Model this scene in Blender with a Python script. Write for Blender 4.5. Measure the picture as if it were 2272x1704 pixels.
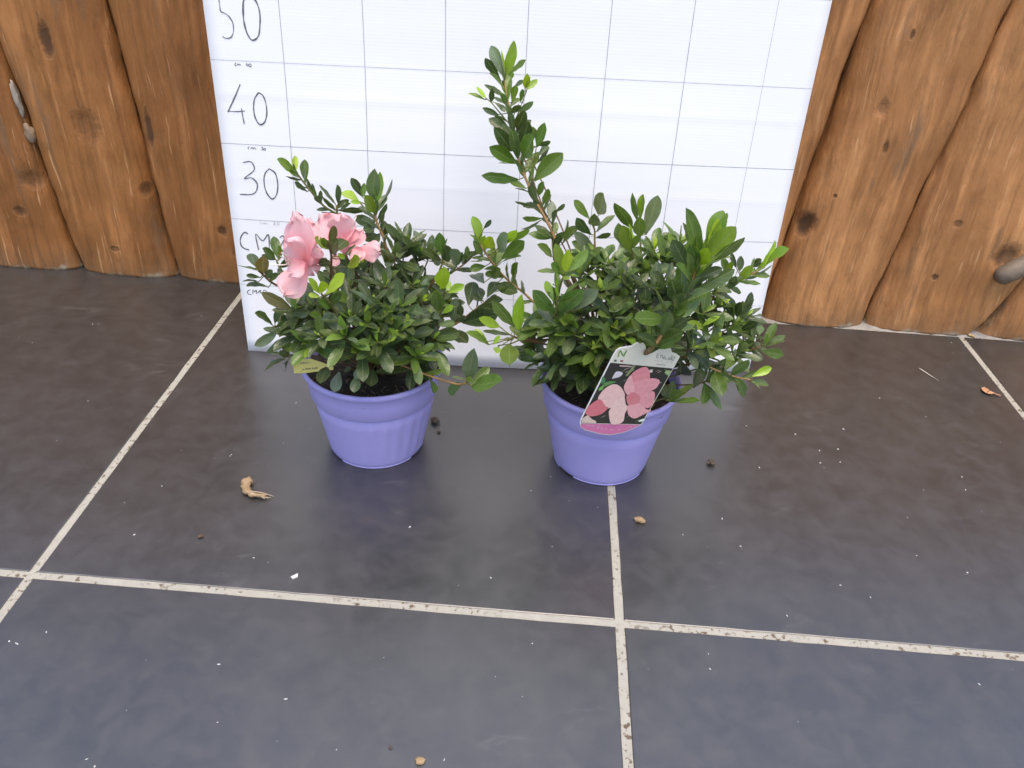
import bpy, bmesh, math, random
from mathutils import Vector, Matrix, noise

# ------------------------------------------------------------------ camera, sky, sun, exposure
scn = bpy.context.scene
for o in list(bpy.data.objects): bpy.data.objects.remove(o, do_unlink=True)
COL = scn.collection
CAM = Vector((-3.2508, -105.1385, 64.7477))               # centimetres; everything is built in cm and scaled to metres
cd = bpy.data.cameras.new('camera'); cam = bpy.data.objects.new('camera', cd); COL.objects.link(cam)
cam.location = CAM * .01; cam.rotation_euler = (0.9904, -0.0495, -0.0040)
cd.sensor_width = 36; cd.lens = 28.775; cd.clip_start = .01; cd.clip_end = 100
scn.camera = cam
SUN = Vector((.05, -.26, .95)).normalized()
wd = bpy.data.worlds.new('World'); scn.world = wd; wd.use_nodes = True
wn = wd.node_tree; bg = wn.nodes['Background']
sky = wn.nodes.new('ShaderNodeTexSky'); sky.sky_type = 'NISHITA'; sky.sun_disc = False
sky.sun_elevation = math.asin(SUN.z); sky.sun_rotation = math.atan2(SUN.x, SUN.y)
sky.air_density = 1.0; sky.dust_density = 2.8; sky.ozone_density = 1.0; sky.altitude = 0
wn.links.new(sky.outputs[0], bg.inputs[0]); bg.inputs[1].default_value = .15
ld = bpy.data.lights.new('sun', 'SUN'); ld.energy = 1.1; ld.angle = math.radians(40); ld.color = (1, .83, .64)
lo = bpy.data.objects.new('sun', ld); COL.objects.link(lo); lo.location = (-1, -2, 3)
lo.rotation_euler = SUN.to_track_quat('Z', 'Y').to_euler()
scn.view_settings.view_transform = 'Standard'; scn.view_settings.look = 'None'
scn.view_settings.gamma = 1; scn.view_settings.use_curve_mapping = False
scn.view_settings.exposure = 1.23
scn.render.resolution_x = 1024; scn.render.resolution_y = 768

# ------------------------------------------------------------------ measured shapes (centimetres)
LEAVES = {'left': [(-24.89, -18.64, 34.26, -25.94, -20.46, 36.21, 1.17, -0.0, 'l'),
 (-24.92, -18.23, 34.12, -24.91, -17.57, 35.77, 0.71, -0.0, 'y'),
 (-24.01, -17.63, 32.84, -24.14, -17.06, 35.2, 0.92, -0.5, 'm'),
 (-24.36, -18.13, 33.28, -26.09, -17.51, 33.59, 0.71, -1.16, 'd'),
 (-23.94, -17.72, 31.86, -25.64, -17.04, 32.46, 0.73, -0.77, 'd'),
 (-23.04, -17.2, 30.96, -23.67, -17.52, 32.4, 0.61, -0.89, 'm'),
 (-22.59, -17.38, 30.48, -22.62, -17.33, 31.87, 0.53, -0.63, 'd'),
 (-22.97, -18.02, 32.02, -23.08, -18.41, 32.98, 0.4, 0.77, 'd'),
 (-21.03, -17.06, 30.24, -22.19, -17.38, 32.7, 1.04, 0.81, 'd'),
 (-21.14, -16.95, 29.52, -22.21, -17.52, 31.49, 0.88, -0.78, 'd'),
 (-20.77, -16.93, 30.3, -20.59, -17.4, 32.56, 0.88, 0.38, 'd'),
 (-20.86, -17.32, 29.38, -22.52, -17.85, 29.7, 0.67, -0.96, 'd'),
 (-20.83, -16.9, 29.51, -17.87, -17.11, 29.35, 1.13, 1.03, 'd'),
 (-20.75, -16.78, 29.76, -19.75, -15.87, 30.42, 0.77, 0.0, 'd'),
 (-20.5, -17.16, 29.72, -18.93, -18.05, 30.71, 0.78, -0.19, 'd'),
 (-20.82, -17.33, 29.87, -20.06, -17.15, 30.89, 0.57, 0.0, 'd'),
 (-16.85, -16.7, 30.88, -16.3, -18.17, 34.95, 1.67, -0.0, 'g'),
 (-16.32, -17.31, 30.84, -15.74, -17.27, 34.18, 1.28, 0.63, 'l'),
 (-16.61, -17.5, 29.66, -17.05, -19.96, 32.28, 1.37, -0.26, 'l'),
 (-18.1, -16.79, 31.23, -19.19, -17.15, 33.46, 1.0, 0.0, 'd'),
 (-17.96, -17.13, 31.27, -17.72, -16.99, 32.83, 0.71, 0.0, 'm'),
 (-18.47, -16.94, 30.7, -20.63, -15.02, 31.18, 1.24, 0.0, 'y'),
 (-18.1, -17.02, 30.55, -19.32, -17.34, 30.71, 0.48, -0.66, 'y'),
 (-16.13, -16.82, 30.28, -14.45, -16.39, 33.1, 1.26, 1.14, 'd'),
 (-16.34, -17.73, 28.89, -15.2, -17.64, 30.4, 0.72, 0.85, 'd'),
 (-15.74, -18.34, 28.1, -15.16, -18.42, 30.23, 0.84, -0.67, 'd'),
 (-15.53, -18.11, 27.22, -15.12, -18.79, 28.6, 0.6, 0.34, 'd'),
 (-16.6, -17.82, 28.91, -18.53, -17.4, 30.01, 0.86, 0.84, 'd'),
 (-16.51, -17.72, 27.11, -17.89, -20.14, 27.39, 1.34, 0.0, 'd'),
 (-16.65, -17.66, 28.36, -19.01, -15.62, 27.91, 1.24, 0.0, 'd'),
 (-16.76, -17.65, 27.86, -17.79, -19.87, 28.34, 1.15, 0.0, 'd'),
 (-16.13, -17.74, 27.13, -16.97, -19.78, 26.79, 1.15, -0.0, 'd'),
 (-28.51, -24.87, 25.96, -29.53, -22.54, 26.76, 1.29, -0.0, 'd'),
 (-27.99, -25.07, 25.5, -30.67, -23.97, 25.86, 1.11, 0.84, 'm'),
 (-27.86, -24.47, 24.93, -27.17, -26.61, 27.76, 1.37, -0.49, 'b'),
 (-28.31, -24.33, 24.36, -29.74, -24.47, 24.6, 0.56, -0.0, 'd'),
 (-28.51, -24.46, 23.92, -30.0, -25.28, 24.25, 0.66, 0.88, 'd'),
 (-27.64, -24.08, 23.08, -30.08, -23.99, 22.92, 0.93, 0.78, 'd'),
 (-27.5, -23.99, 23.74, -25.91, -25.17, 25.26, 0.95, -0.48, 'd'),
 (-26.63, -23.8, 23.19, -25.7, -25.18, 24.8, 0.88, -0.55, 'd'),
 (-27.58, -24.71, 24.57, -26.24, -25.85, 26.33, 0.94, 0.49, 'd'),
 (-27.02, -20.91, 24.97, -27.56, -19.85, 27.32, 1.2, -0.0, 'm'),
 (-27.45, -20.91, 25.15, -27.82, -22.91, 27.1, 1.07, 0.18, 'm'),
 (-27.29, -20.92, 24.96, -28.94, -21.0, 25.36, 0.65, -0.94, 'd'),
 (-26.87, -20.72, 25.09, -26.59, -21.54, 26.84, 0.74, 0.68, 'l'),
 (-27.01, -21.02, 24.02, -25.52, -22.54, 25.5, 0.98, 0.5, 'd'),
 (-26.74, -20.81, 23.53, -27.03, -22.51, 23.93, 0.87, -0.0, 'd'),
 (-26.69, -27.24, 19.98, -28.27, -28.59, 22.14, 1.14, 0.69, 'd'),
 (-26.61, -26.24, 18.81, -29.22, -26.65, 17.04, 1.21, -0.54, 'g'),
 (-26.7, -26.46, 19.95, -26.2, -26.22, 21.51, 0.75, -0.0, 'd'),
 (-26.3, -25.46, 20.14, -23.51, -24.94, 20.5, 1.09, 0.81, 'd'),
 (-26.64, -25.5, 18.49, -27.78, -25.41, 18.17, 0.45, -0.89, 'd'),
 (-26.71, -25.97, 19.27, -25.44, -26.46, 20.22, 0.63, 0.73, 'm'),
 (-24.52, -27.0, 22.06, -27.4, -27.77, 24.08, 1.37, -0.75, 'b'),
 (-24.23, -28.0, 22.8, -23.85, -26.75, 24.21, 1.08, -0.0, 'm'),
 (-23.69, -28.5, 22.8, -22.91, -30.02, 24.97, 1.05, -0.55, 'l'),
 (-24.36, -28.0, 22.3, -21.97, -29.23, 23.18, 1.07, 0.71, 'd'),
 (-25.99, -27.02, 15.67, -28.65, -26.28, 13.42, 1.35, 1.01, 'd'),
 (-25.69, -26.66, 15.3, -26.5, -25.81, 13.39, 0.85, 0.54, 'd'),
 (-25.69, -27.34, 16.53, -27.92, -26.62, 16.64, 0.89, 0.63, 'd'),
 (-25.56, -27.24, 16.64, -25.28, -28.14, 18.78, 0.89, -0.47, 'd'),
 (-25.5, -26.59, 15.92, -26.27, -28.41, 17.79, 1.03, -0.17, 'd'),
 (-25.21, -25.69, 15.22, -23.95, -27.72, 18.12, 1.43, -0.61, 'd'),
 (-20.53, -31.02, 26.27, -21.1, -32.04, 28.26, 0.88, 0.25, 'y'),
 (-20.18, -31.33, 26.45, -19.85, -32.84, 28.71, 1.04, 0.49, 'y'),
 (-19.95, -30.58, 25.92, -18.33, -32.04, 28.98, 1.43, -0.73, 'y'),
 (-20.41, -31.1, 25.86, -21.71, -30.71, 25.91, 0.52, -0.29, 'y'),
 (-19.69, -29.13, 23.61, -20.15, -31.19, 25.46, 1.06, 0.28, 'm'),
 (-19.44, -28.19, 21.32, -21.86, -28.0, 21.27, 0.97, -0.0, 'm'),
 (-19.01, -28.35, 20.77, -17.94, -30.3, 23.69, 1.4, -0.54, 'm'),
 (-19.88, -29.44, 24.09, -18.62, -30.33, 26.01, 0.94, -0.38, 'd'),
 (-19.9, -27.24, 29.36, -20.51, -29.03, 31.29, 1.03, 0.17, 'l'),
 (-19.69, -27.5, 29.64, -19.05, -28.26, 32.05, 0.99, 0.51, 'b'),
 (-19.7, -27.02, 28.82, -18.37, -30.26, 31.93, 1.6, 0.0, 'd'),
 (-19.62, -26.68, 28.82, -18.9, -24.17, 28.98, 1.31, 0.0, 'd'),
 (-18.64, -26.06, 28.28, -16.78, -27.93, 29.97, 1.19, -0.39, 'd'),
 (-18.64, -26.18, 27.87, -19.32, -26.84, 28.76, 0.51, -0.0, 'y'),
 (-18.52, -25.61, 26.68, -17.43, -28.05, 28.94, 1.33, -0.47, 'y'),
 (-20.26, -26.02, 27.41, -21.13, -27.96, 27.81, 1.04, 0.0, 'd'),
 (-20.0, -27.35, 29.56, -20.13, -28.81, 31.51, 0.93, -0.36, 'm'),
 (-8.92, -20.69, 26.49, -9.09, -22.63, 29.41, 1.33, -0.39, 'm'),
 (-8.62, -20.78, 27.03, -7.77, -22.64, 29.01, 1.08, -0.39, 'm'),
 (-8.14, -21.05, 25.7, -8.3, -23.39, 28.36, 1.35, -0.42, 'd'),
 (-7.23, -20.85, 24.98, -8.04, -22.97, 28.19, 1.49, 0.37, 'g'),
 (-8.9, -20.99, 25.8, -10.07, -23.27, 27.91, 1.26, 0.21, 'd'),
 (-9.07, -20.66, 25.47, -9.97, -22.73, 26.22, 1.08, 0.0, 'd'),
 (-7.29, -19.67, 24.6, -6.35, -20.68, 26.77, 0.98, -0.28, 'd'),
 (-6.7, -19.17, 24.9, -5.17, -19.16, 26.15, 0.79, -0.0, 'd'),
 (-7.61, -19.31, 23.73, -8.34, -17.54, 24.07, 0.95, -0.0, 'd'),
 (-6.39, -18.94, 24.47, -6.94, -21.05, 26.74, 1.2, 0.39, 'd'),
 (-8.38, -26.55, 25.07, -8.23, -28.9, 28.41, 1.5, -0.38, 'y'),
 (-8.07, -26.76, 24.86, -7.73, -25.4, 25.66, 0.88, -0.0, 'y'),
 (-7.78, -26.87, 24.78, -6.17, -27.65, 26.2, 0.88, 0.0, 'y'),
 (-8.87, -25.7, 21.97, -9.14, -27.95, 25.73, 1.5, 0.0, 'm'),
 (-8.41, -25.95, 21.79, -7.22, -26.18, 23.13, 0.69, 0.51, 'y'),
 (-8.75, -25.32, 21.26, -9.72, -26.14, 22.16, 0.6, 0.0, 'y'),
 (-9.07, -24.99, 19.69, -7.14, -24.23, 19.62, 0.92, -0.0, 'm'),
 (-8.58, -25.64, 22.96, -8.9, -27.23, 25.54, 1.16, -0.45, 'l'),
 (-9.08, -24.79, 19.92, -10.08, -27.24, 22.07, 1.29, 0.33, 'd'),
 (-5.78, -19.98, 19.77, -5.44, -17.06, 21.17, 1.76, 0.0, 'd'),
 (-6.35, -20.71, 17.79, -2.74, -23.67, 20.66, 2.09, 0.0, 'd'),
 (-4.05, -20.42, 20.62, -5.66, -19.73, 21.07, 0.79, -0.0, 'd'),
 (-7.47, -20.58, 17.67, -7.41, -19.37, 20.27, 1.45, -0.0, 'd'),
 (-6.54, -20.29, 18.46, -6.82, -21.64, 20.42, 0.91, -0.49, 'd'),
 (-7.61, -20.92, 16.76, -5.57, -23.58, 16.56, 1.61, 0.0, 'd'),
 (-7.97, -20.21, 16.52, -7.28, -17.34, 13.58, 1.5, -0.23, 'd'),
 (-4.36, -20.49, 20.64, -4.95, -17.49, 21.22, 1.58, -0.0, 'd'),
 (-3.6, -20.22, 21.07, -2.54, -17.63, 21.58, 1.43, 0.0, 'd'),
 (-4.66, -20.16, 19.74, -3.08, -22.66, 20.97, 1.28, -0.0, 'd'),
 (-5.32, -30.68, 16.35, -4.71, -32.26, 21.26, 1.76, 0.0, 'g'),
 (-4.9, -30.87, 15.84, -3.08, -29.6, 17.37, 1.03, -0.12, 'm'),
 (-4.91, -30.49, 15.43, -1.08, -34.15, 18.34, 2.32, 0.0, 'm'),
 (-6.02, -30.02, 15.23, -7.08, -27.67, 12.27, 1.49, 0.59, 'm'),
 (-5.61, -30.35, 16.12, -6.8, -31.14, 17.22, 0.69, 0.93, 'm'),
 (-8.56, -28.88, 18.27, -7.51, -30.32, 16.34, 1.23, -0.0, 'm'),
 (-9.69, -28.66, 14.83, -8.87, -28.49, 12.91, 0.8, -0.66, 'm'),
 (-10.15, -28.11, 15.29, -8.12, -27.17, 15.28, 0.85, 0.85, 'l'),
 (-5.32, -30.56, 15.94, -4.91, -31.73, 17.68, 0.81, 0.58, 'y'),
 (-19.43, -29.5, 15.9, -19.86, -30.87, 14.16, 1.33, 0.0, 'g'),
 (-17.55, -29.5, 15.5, -17.62, -31.16, 14.46, 1.19, -0.0, 'g'),
 (-16.79, -29.5, 16.99, -17.52, -30.5, 15.66, 1.04, 0.0, 'g'),
 (-15.74, -29.5, 16.4, -15.48, -32.26, 16.58, 1.38, 0.0, 'd'),
 (-20.75, -29.5, 16.48, -20.85, -32.46, 16.61, 1.54, -0.0, 'd'),
 (-18.43, -29.5, 16.75, -18.86, -28.38, 14.88, 0.84, -0.61, 'g'),
 (-16.49, -29.5, 17.64, -13.27, -29.25, 18.12, 1.51, -0.0, 'm'),
 (-15.48, -29.5, 16.08, -11.84, -29.14, 15.86, 1.39, -0.46, 'd'),
 (-19.12, -29.5, 18.62, -21.72, -31.19, 20.27, 1.51, -0.0, 'm'),
 (-14.65, -29.5, 19.92, -12.89, -31.52, 22.38, 1.38, -0.49, 'l'),
 (-16.48, -29.5, 20.61, -14.6, -30.99, 23.19, 1.34, 0.43, 'g'),
 (-17.98, -29.5, 19.76, -18.08, -31.85, 22.62, 1.41, 0.51, 'g')], 'right': [(-2.64, -7.16, 42.66, -4.55, -6.39, 45.73, 1.41, -0.39, 'g'),
 (-2.56, -6.87, 42.6, -3.67, -4.27, 44.27, 1.54, 0.0, 'l'),
 (-2.35, -6.79, 42.73, -1.62, -7.92, 46.57, 1.5, 0.61, 'l'),
 (-2.47, -7.28, 43.66, -2.84, -7.93, 45.85, 0.88, -0.92, 'y'),
 (-3.15, -7.36, 44.59, -3.97, -8.07, 46.15, 0.72, 1.02, 'm'),
 (-2.21, -6.81, 42.88, -0.76, -7.79, 44.99, 1.04, -0.84, 'm'),
 (-3.05, -6.67, 42.11, -5.08, -7.63, 44.25, 1.18, -1.02, 'd'),
 (-2.41, -7.88, 40.9, -2.55, -6.44, 42.36, 0.99, -0.0, 'd'),
 (-2.7, -8.53, 40.9, -4.88, -7.49, 42.01, 1.01, 0.59, 'd'),
 (-2.15, -8.4, 39.91, -2.99, -10.02, 41.39, 0.92, -0.0, 'm'),
 (-1.66, -8.55, 40.26, -1.4, -9.49, 42.16, 0.84, 0.0, 'l'),
 (-1.45, -7.87, 41.78, -0.56, -7.91, 42.59, 0.53, -0.0, 'd'),
 (-1.75, -9.1, 39.13, -0.75, -10.21, 40.31, 0.76, -0.0, 'd'),
 (-3.18, -9.04, 38.9, -5.01, -9.14, 39.61, 0.74, -0.41, 'd'),
 (-1.67, -10.05, 37.4, -4.25, -9.46, 38.6, 1.21, -0.0, 'd'),
 (-1.44, -11.7, 35.59, -3.62, -13.45, 38.7, 1.64, 0.0, 'd'),
 (-0.85, -12.1, 35.17, -1.58, -13.21, 38.31, 1.34, -0.0, 'm'),
 (-1.9, -9.94, 37.78, -3.6, -10.38, 38.89, 0.79, -0.69, 'd'),
 (-0.96, -10.26, 37.63, -0.42, -12.72, 40.16, 1.36, 0.02, 'd'),
 (-0.81, -10.35, 37.52, 0.64, -9.74, 38.71, 0.9, 0.0, 'd'),
 (-0.12, -12.22, 35.09, 1.2, -16.12, 39.29, 2.23, -0.0, 'm'),
 (-0.43, -11.36, 35.68, 0.05, -13.61, 38.92, 1.5, 0.02, 'd'),
 (1.41, -11.55, 36.12, 1.89, -12.51, 39.04, 1.18, -0.33, 'm'),
 (0.94, -11.3, 36.88, 0.64, -12.49, 38.91, 0.9, 0.09, 'm'),
 (1.55, -11.5, 36.26, 2.88, -12.16, 37.23, 0.68, 0.99, 'd'),
 (1.61, -11.73, 35.17, 2.7, -10.29, 35.87, 0.9, -0.0, 'd'),
 (1.47, -12.82, 34.64, 2.92, -12.1, 35.86, 0.77, 0.83, 'd'),
 (0.26, -12.33, 33.39, 1.65, -10.59, 35.1, 1.35, 0.0, 'm'),
 (1.31, -12.93, 32.6, 3.99, -14.18, 36.35, 1.94, -0.0, 'm'),
 (-0.94, -12.06, 34.28, -4.23, -13.84, 36.62, 1.65, 0.0, 'm'),
 (0.32, -13.75, 31.96, -1.59, -12.78, 32.64, 0.89, 0.0, 'm'),
 (-0.57, -12.77, 32.61, -4.85, -12.67, 32.49, 1.5, -0.93, 'm'),
 (1.81, -13.92, 31.19, 2.36, -14.72, 33.29, 0.89, 0.0, 'm'),
 (2.34, -14.89, 30.37, 2.49, -15.65, 32.89, 1.0, 0.94, 'm'),
 (1.14, -14.43, 30.22, -0.96, -15.58, 31.37, 1.01, -1.11, 'd'),
 (2.2, -14.39, 29.57, 1.19, -14.17, 30.65, 0.67, 0.0, 'd'),
 (3.33, -15.79, 29.26, 3.43, -14.13, 30.82, 1.18, -0.0, 'g'),
 (3.74, -15.32, 29.85, 4.8, -15.31, 30.95, 0.58, 0.71, 'd'),
 (2.38, -14.89, 28.85, 0.13, -14.54, 28.76, 0.87, -0.69, 'm'),
 (2.24, -14.97, 28.65, -0.09, -14.59, 27.45, 1.01, -1.11, 'g'),
 (-4.81, -9.7, 40.67, -6.68, -9.36, 41.26, 0.76, 0.46, 'l'),
 (-4.67, -9.75, 40.83, -5.7, -9.65, 42.06, 0.61, 0.17, 'y'),
 (-4.03, -9.19, 40.31, -4.0, -9.81, 41.97, 0.68, 0.0, 'd'),
 (-3.81, -9.17, 40.31, -2.35, -10.1, 39.64, 0.71, -0.87, 'd'),
 (-0.18, -8.82, 41.93, -0.11, -10.14, 43.86, 0.91, 0.0, 'y'),
 (-0.03, -8.91, 41.82, 1.12, -8.4, 42.92, 0.76, 0.0, 'l'),
 (-0.17, -9.01, 41.7, 0.28, -9.82, 43.4, 0.74, -0.91, 'y'),
 (-0.68, -9.43, 40.53, -0.55, -10.05, 41.93, 0.6, 0.0, 'm'),
 (-0.75, -9.13, 39.32, 0.65, -10.18, 40.72, 0.85, 0.47, 'g'),
 (-1.15, -9.52, 38.56, -0.08, -10.65, 39.62, 0.76, 0.0, 'd'),
 (8.62, -17.3, 30.6, 8.67, -20.67, 34.91, 1.99, 0.0, 'g'),
 (7.6, -16.96, 29.92, 5.96, -18.07, 32.2, 1.15, 0.11, 'm'),
 (8.33, -17.06, 29.11, 7.81, -19.85, 31.66, 1.45, -0.17, 'm'),
 (8.6, -17.67, 28.69, 10.56, -16.7, 30.35, 1.05, -0.53, 'm'),
 (7.97, -17.81, 28.32, 5.94, -18.84, 30.4, 1.17, -0.87, 'd'),
 (8.61, -17.57, 27.85, 10.11, -18.17, 28.92, 0.74, 1.1, 'd'),
 (8.39, -18.59, 26.37, 5.99, -20.62, 29.51, 1.61, 0.0, 'g'),
 (8.38, -18.59, 26.48, 5.87, -17.5, 27.08, 1.14, 0.0, 'm'),
 (3.62, -16.08, 26.97, 0.93, -15.88, 27.37, 1.06, -0.0, 'm'),
 (3.71, -17.21, 25.12, 1.79, -18.97, 27.33, 1.3, 0.27, 'm'),
 (3.69, -16.05, 27.27, 4.11, -15.06, 28.59, 0.87, -0.0, 'm'),
 (4.73, -16.57, 26.93, 5.38, -16.56, 29.36, 0.96, 0.98, 'm'),
 (4.91, -16.16, 26.25, 6.29, -16.34, 28.72, 1.08, -0.89, 'm'),
 (3.71, -16.36, 26.79, 1.6, -17.51, 28.09, 1.04, 0.98, 'm'),
 (3.85, -15.99, 26.43, 4.99, -16.97, 28.12, 0.87, -0.0, 'm'),
 (3.84, -16.91, 26.02, 4.28, -18.39, 27.89, 0.92, 0.35, 'd'),
 (12.78, -16.33, 28.73, 9.92, -17.9, 32.71, 1.5, -0.26, 'm'),
 (13.32, -15.77, 29.52, 12.72, -15.07, 32.61, 1.22, -0.51, 'm'),
 (13.67, -15.88, 29.59, 13.79, -15.47, 32.57, 1.14, -0.37, 'l'),
 (14.44, -16.15, 27.92, 15.12, -16.61, 32.48, 1.85, 0.0, 'g'),
 (13.81, -16.16, 27.6, 12.93, -18.9, 30.67, 1.5, -0.22, 'm'),
 (11.95, -22.09, 28.12, 10.57, -23.53, 31.33, 1.43, -0.29, 'l'),
 (11.97, -21.97, 29.41, 11.41, -23.16, 31.86, 1.06, 0.92, 'y'),
 (12.01, -21.63, 29.46, 12.54, -21.23, 29.89, 0.37, 0.0, 'y'),
 (12.07, -21.98, 28.65, 12.18, -23.45, 30.44, 0.88, 0.36, 'm'),
 (12.08, -21.84, 28.01, 10.06, -21.34, 31.05, 1.4, -1.24, 'm'),
 (17.48, -30.42, 31.55, 14.79, -32.89, 37.2, 1.63, 0.0, 'm'),
 (17.66, -30.34, 32.33, 16.67, -29.46, 35.95, 1.46, 1.13, 'l'),
 (18.09, -29.66, 32.38, 19.24, -28.79, 36.04, 1.88, -0.0, 'l'),
 (18.19, -29.84, 32.46, 18.21, -30.82, 36.02, 1.4, 0.68, 'y'),
 (17.9, -29.97, 31.37, 19.16, -32.28, 35.44, 1.88, -0.0, 'l'),
 (18.76, -30.25, 31.37, 20.84, -32.23, 34.35, 1.5, 1.02, 'm'),
 (16.43, -29.79, 32.19, 15.54, -29.05, 34.71, 1.05, 0.48, 'd'),
 (16.36, -31.36, 29.97, 15.54, -32.28, 32.94, 1.22, 0.71, 'm'),
 (16.46, -31.34, 30.3, 14.01, -32.11, 33.58, 1.5, -0.6, 'd'),
 (17.48, -30.78, 29.41, 19.6, -30.93, 30.91, 1.09, -0.0, 'd'),
 (17.32, -31.12, 28.23, 20.82, -29.85, 30.63, 1.5, 0.89, 'm'),
 (15.5, -32.32, 27.74, 13.32, -34.65, 31.58, 1.7, 0.0, 'd'),
 (15.1, -32.92, 25.82, 18.22, -31.36, 28.05, 1.5, 0.38, 'm'),
 (14.53, -32.66, 25.83, 11.46, -35.81, 27.74, 1.71, -0.0, 'm'),
 (14.55, -33.04, 23.23, 15.34, -35.57, 26.12, 1.49, -0.33, 'm'),
 (15.09, -32.55, 25.27, 16.08, -32.86, 28.22, 1.19, 0.4, 'm'),
 (13.74, -34.1, 23.46, 11.27, -35.65, 25.47, 1.34, 0.4, 'd'),
 (13.77, -33.45, 22.9, 14.5, -35.45, 24.99, 1.13, -0.27, 'm'),
 (16.23, -31.79, 28.51, 17.17, -30.59, 29.64, 0.93, -0.0, 'l'),
 (17.94, -29.95, 32.01, 19.38, -31.35, 36.14, 1.5, 1.14, 'l'),
 (17.02, -31.17, 29.91, 18.66, -29.45, 31.16, 1.24, 0.0, 'm'),
 (16.71, -31.6, 29.44, 14.66, -33.74, 32.31, 1.5, 0.38, 'm'),
 (16.12, -32.04, 27.97, 17.76, -29.99, 28.7, 1.24, -0.0, 'd'),
 (15.85, -31.99, 26.91, 13.81, -35.13, 29.77, 1.56, 0.0, 'd'),
 (15.32, -32.69, 26.57, 16.1, -35.14, 28.25, 1.24, -0.0, 'm'),
 (14.74, -33.07, 25.02, 13.74, -30.55, 24.98, 1.4, 0.0, 'd'),
 (14.37, -33.37, 24.12, 13.45, -30.66, 23.61, 1.4, -0.0, 'm'),
 (17.37, -30.69, 31.02, 17.37, -32.91, 34.25, 1.49, 0.35, 'l'),
 (17.23, -30.84, 30.76, 15.9, -31.78, 33.99, 1.38, -0.45, 'm'),
 (14.43, -33.51, 24.56, 15.52, -35.29, 27.15, 1.26, 0.2, 'd'),
 (26.97, -20.64, 26.01, 28.3, -20.47, 29.58, 1.45, 0.74, 'y'),
 (27.52, -20.67, 26.46, 28.93, -22.01, 29.7, 1.44, -1.19, 'l'),
 (25.62, -20.87, 25.04, 28.75, -20.03, 26.32, 1.32, 1.03, 'g'),
 (24.79, -21.06, 24.79, 25.89, -21.98, 27.29, 1.16, -0.0, 'l'),
 (26.11, -21.16, 26.82, 25.94, -22.94, 28.43, 0.91, -0.32, 'd'),
 (24.65, -21.22, 26.18, 24.46, -21.14, 28.12, 0.86, -0.0, 'g'),
 (24.13, -21.45, 26.66, 23.46, -20.67, 28.16, 0.69, -0.59, 'd'),
 (23.98, -21.44, 24.63, 23.69, -23.39, 26.57, 1.05, 0.42, 'd'),
 (23.14, -21.14, 25.46, 21.63, -22.46, 28.0, 1.23, 0.79, 'm'),
 (23.16, -21.29, 26.14, 23.07, -22.56, 27.92, 0.83, 0.39, 'l'),
 (24.49, -23.0, 21.2, 23.59, -22.48, 22.56, 0.77, -0.0, 'd'),
 (24.84, -23.0, 21.32, 24.79, -24.38, 24.02, 1.15, -0.4, 'd'),
 (25.05, -23.0, 21.23, 26.39, -23.7, 22.92, 0.86, -0.46, 'd'),
 (23.4, -23.0, 21.99, 22.8, -23.61, 23.42, 0.63, 0.43, 'd'),
 (25.08, -23.0, 20.16, 25.24, -24.33, 21.44, 0.71, 0.26, 'm'),
 (25.75, -23.0, 19.66, 26.47, -24.8, 21.65, 1.07, -0.0, 'd'),
 (23.6, -23.0, 19.02, 26.68, -22.42, 18.61, 1.2, 0.75, 'g'),
 (26.55, -23.0, 15.73, 25.75, -24.47, 18.35, 1.18, 0.57, 'g'),
 (24.6, -23.0, 20.67, 23.01, -24.43, 22.33, 1.03, -0.56, 'd'),
 (20.1, -27.0, 21.86, 18.18, -28.39, 23.15, 1.02, -0.46, 'y'),
 (20.05, -27.0, 22.16, 21.55, -27.48, 23.61, 0.81, -0.45, 'y'),
 (21.37, -27.0, 20.37, 22.5, -26.5, 21.18, 0.56, 0.14, 'y'),
 (20.05, -27.0, 20.62, 20.99, -28.34, 20.42, 0.92, 0.0, 'g'),
 (20.17, -27.0, 21.45, 20.86, -27.85, 21.15, 0.64, 0.0, 'm'),
 (28.05, -25.21, 19.0, 28.96, -23.98, 21.42, 1.09, -0.64, 'm'),
 (28.48, -24.66, 18.59, 30.29, -24.52, 20.09, 0.9, -0.19, 'm'),
 (28.19, -25.04, 18.59, 30.59, -24.61, 19.31, 0.96, -0.92, 'm'),
 (27.92, -25.27, 18.28, 29.33, -27.19, 19.18, 1.26, -0.0, 'm'),
 (26.68, -25.01, 19.57, 25.59, -25.94, 21.42, 0.89, 0.52, 'g'),
 (27.05, -25.37, 20.43, 27.61, -23.73, 20.69, 0.86, -0.0, 'g'),
 (26.9, -23.95, 17.55, 26.02, -25.03, 19.55, 0.93, 0.56, 'd'),
 (27.91, -25.34, 19.07, 27.55, -26.26, 20.86, 0.78, 0.51, 'l'),
 (21.81, -28.96, 17.31, 22.2, -31.88, 16.29, 1.89, -0.0, 'm'),
 (24.0, -29.2, 16.98, 26.05, -28.19, 13.97, 1.44, -0.45, 'm'),
 (25.64, -30.06, 17.8, 27.67, -29.68, 18.83, 0.94, 0.0, 'y'),
 (25.69, -29.82, 17.06, 27.82, -29.79, 16.55, 0.83, -0.37, 'm'),
 (23.55, -29.33, 17.44, 24.44, -30.87, 20.18, 1.24, 0.25, 'm'),
 (19.89, -28.46, 18.28, 20.61, -26.55, 14.28, 1.5, -0.26, 'g'),
 (18.08, -27.53, 18.02, 19.7, -24.4, 13.67, 1.71, 0.0, 'd'),
 (23.02, -28.6, 17.54, 24.49, -26.4, 17.83, 1.21, 0.0, 'm'),
 (16.68, -31.39, 15.3, 16.85, -31.23, 17.57, 1.01, -0.0, 'd'),
 (16.77, -31.8, 15.39, 19.44, -30.6, 16.59, 1.2, -0.58, 'm'),
 (17.08, -31.39, 14.92, 19.47, -32.88, 16.65, 1.26, -1.01, 'm'),
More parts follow.
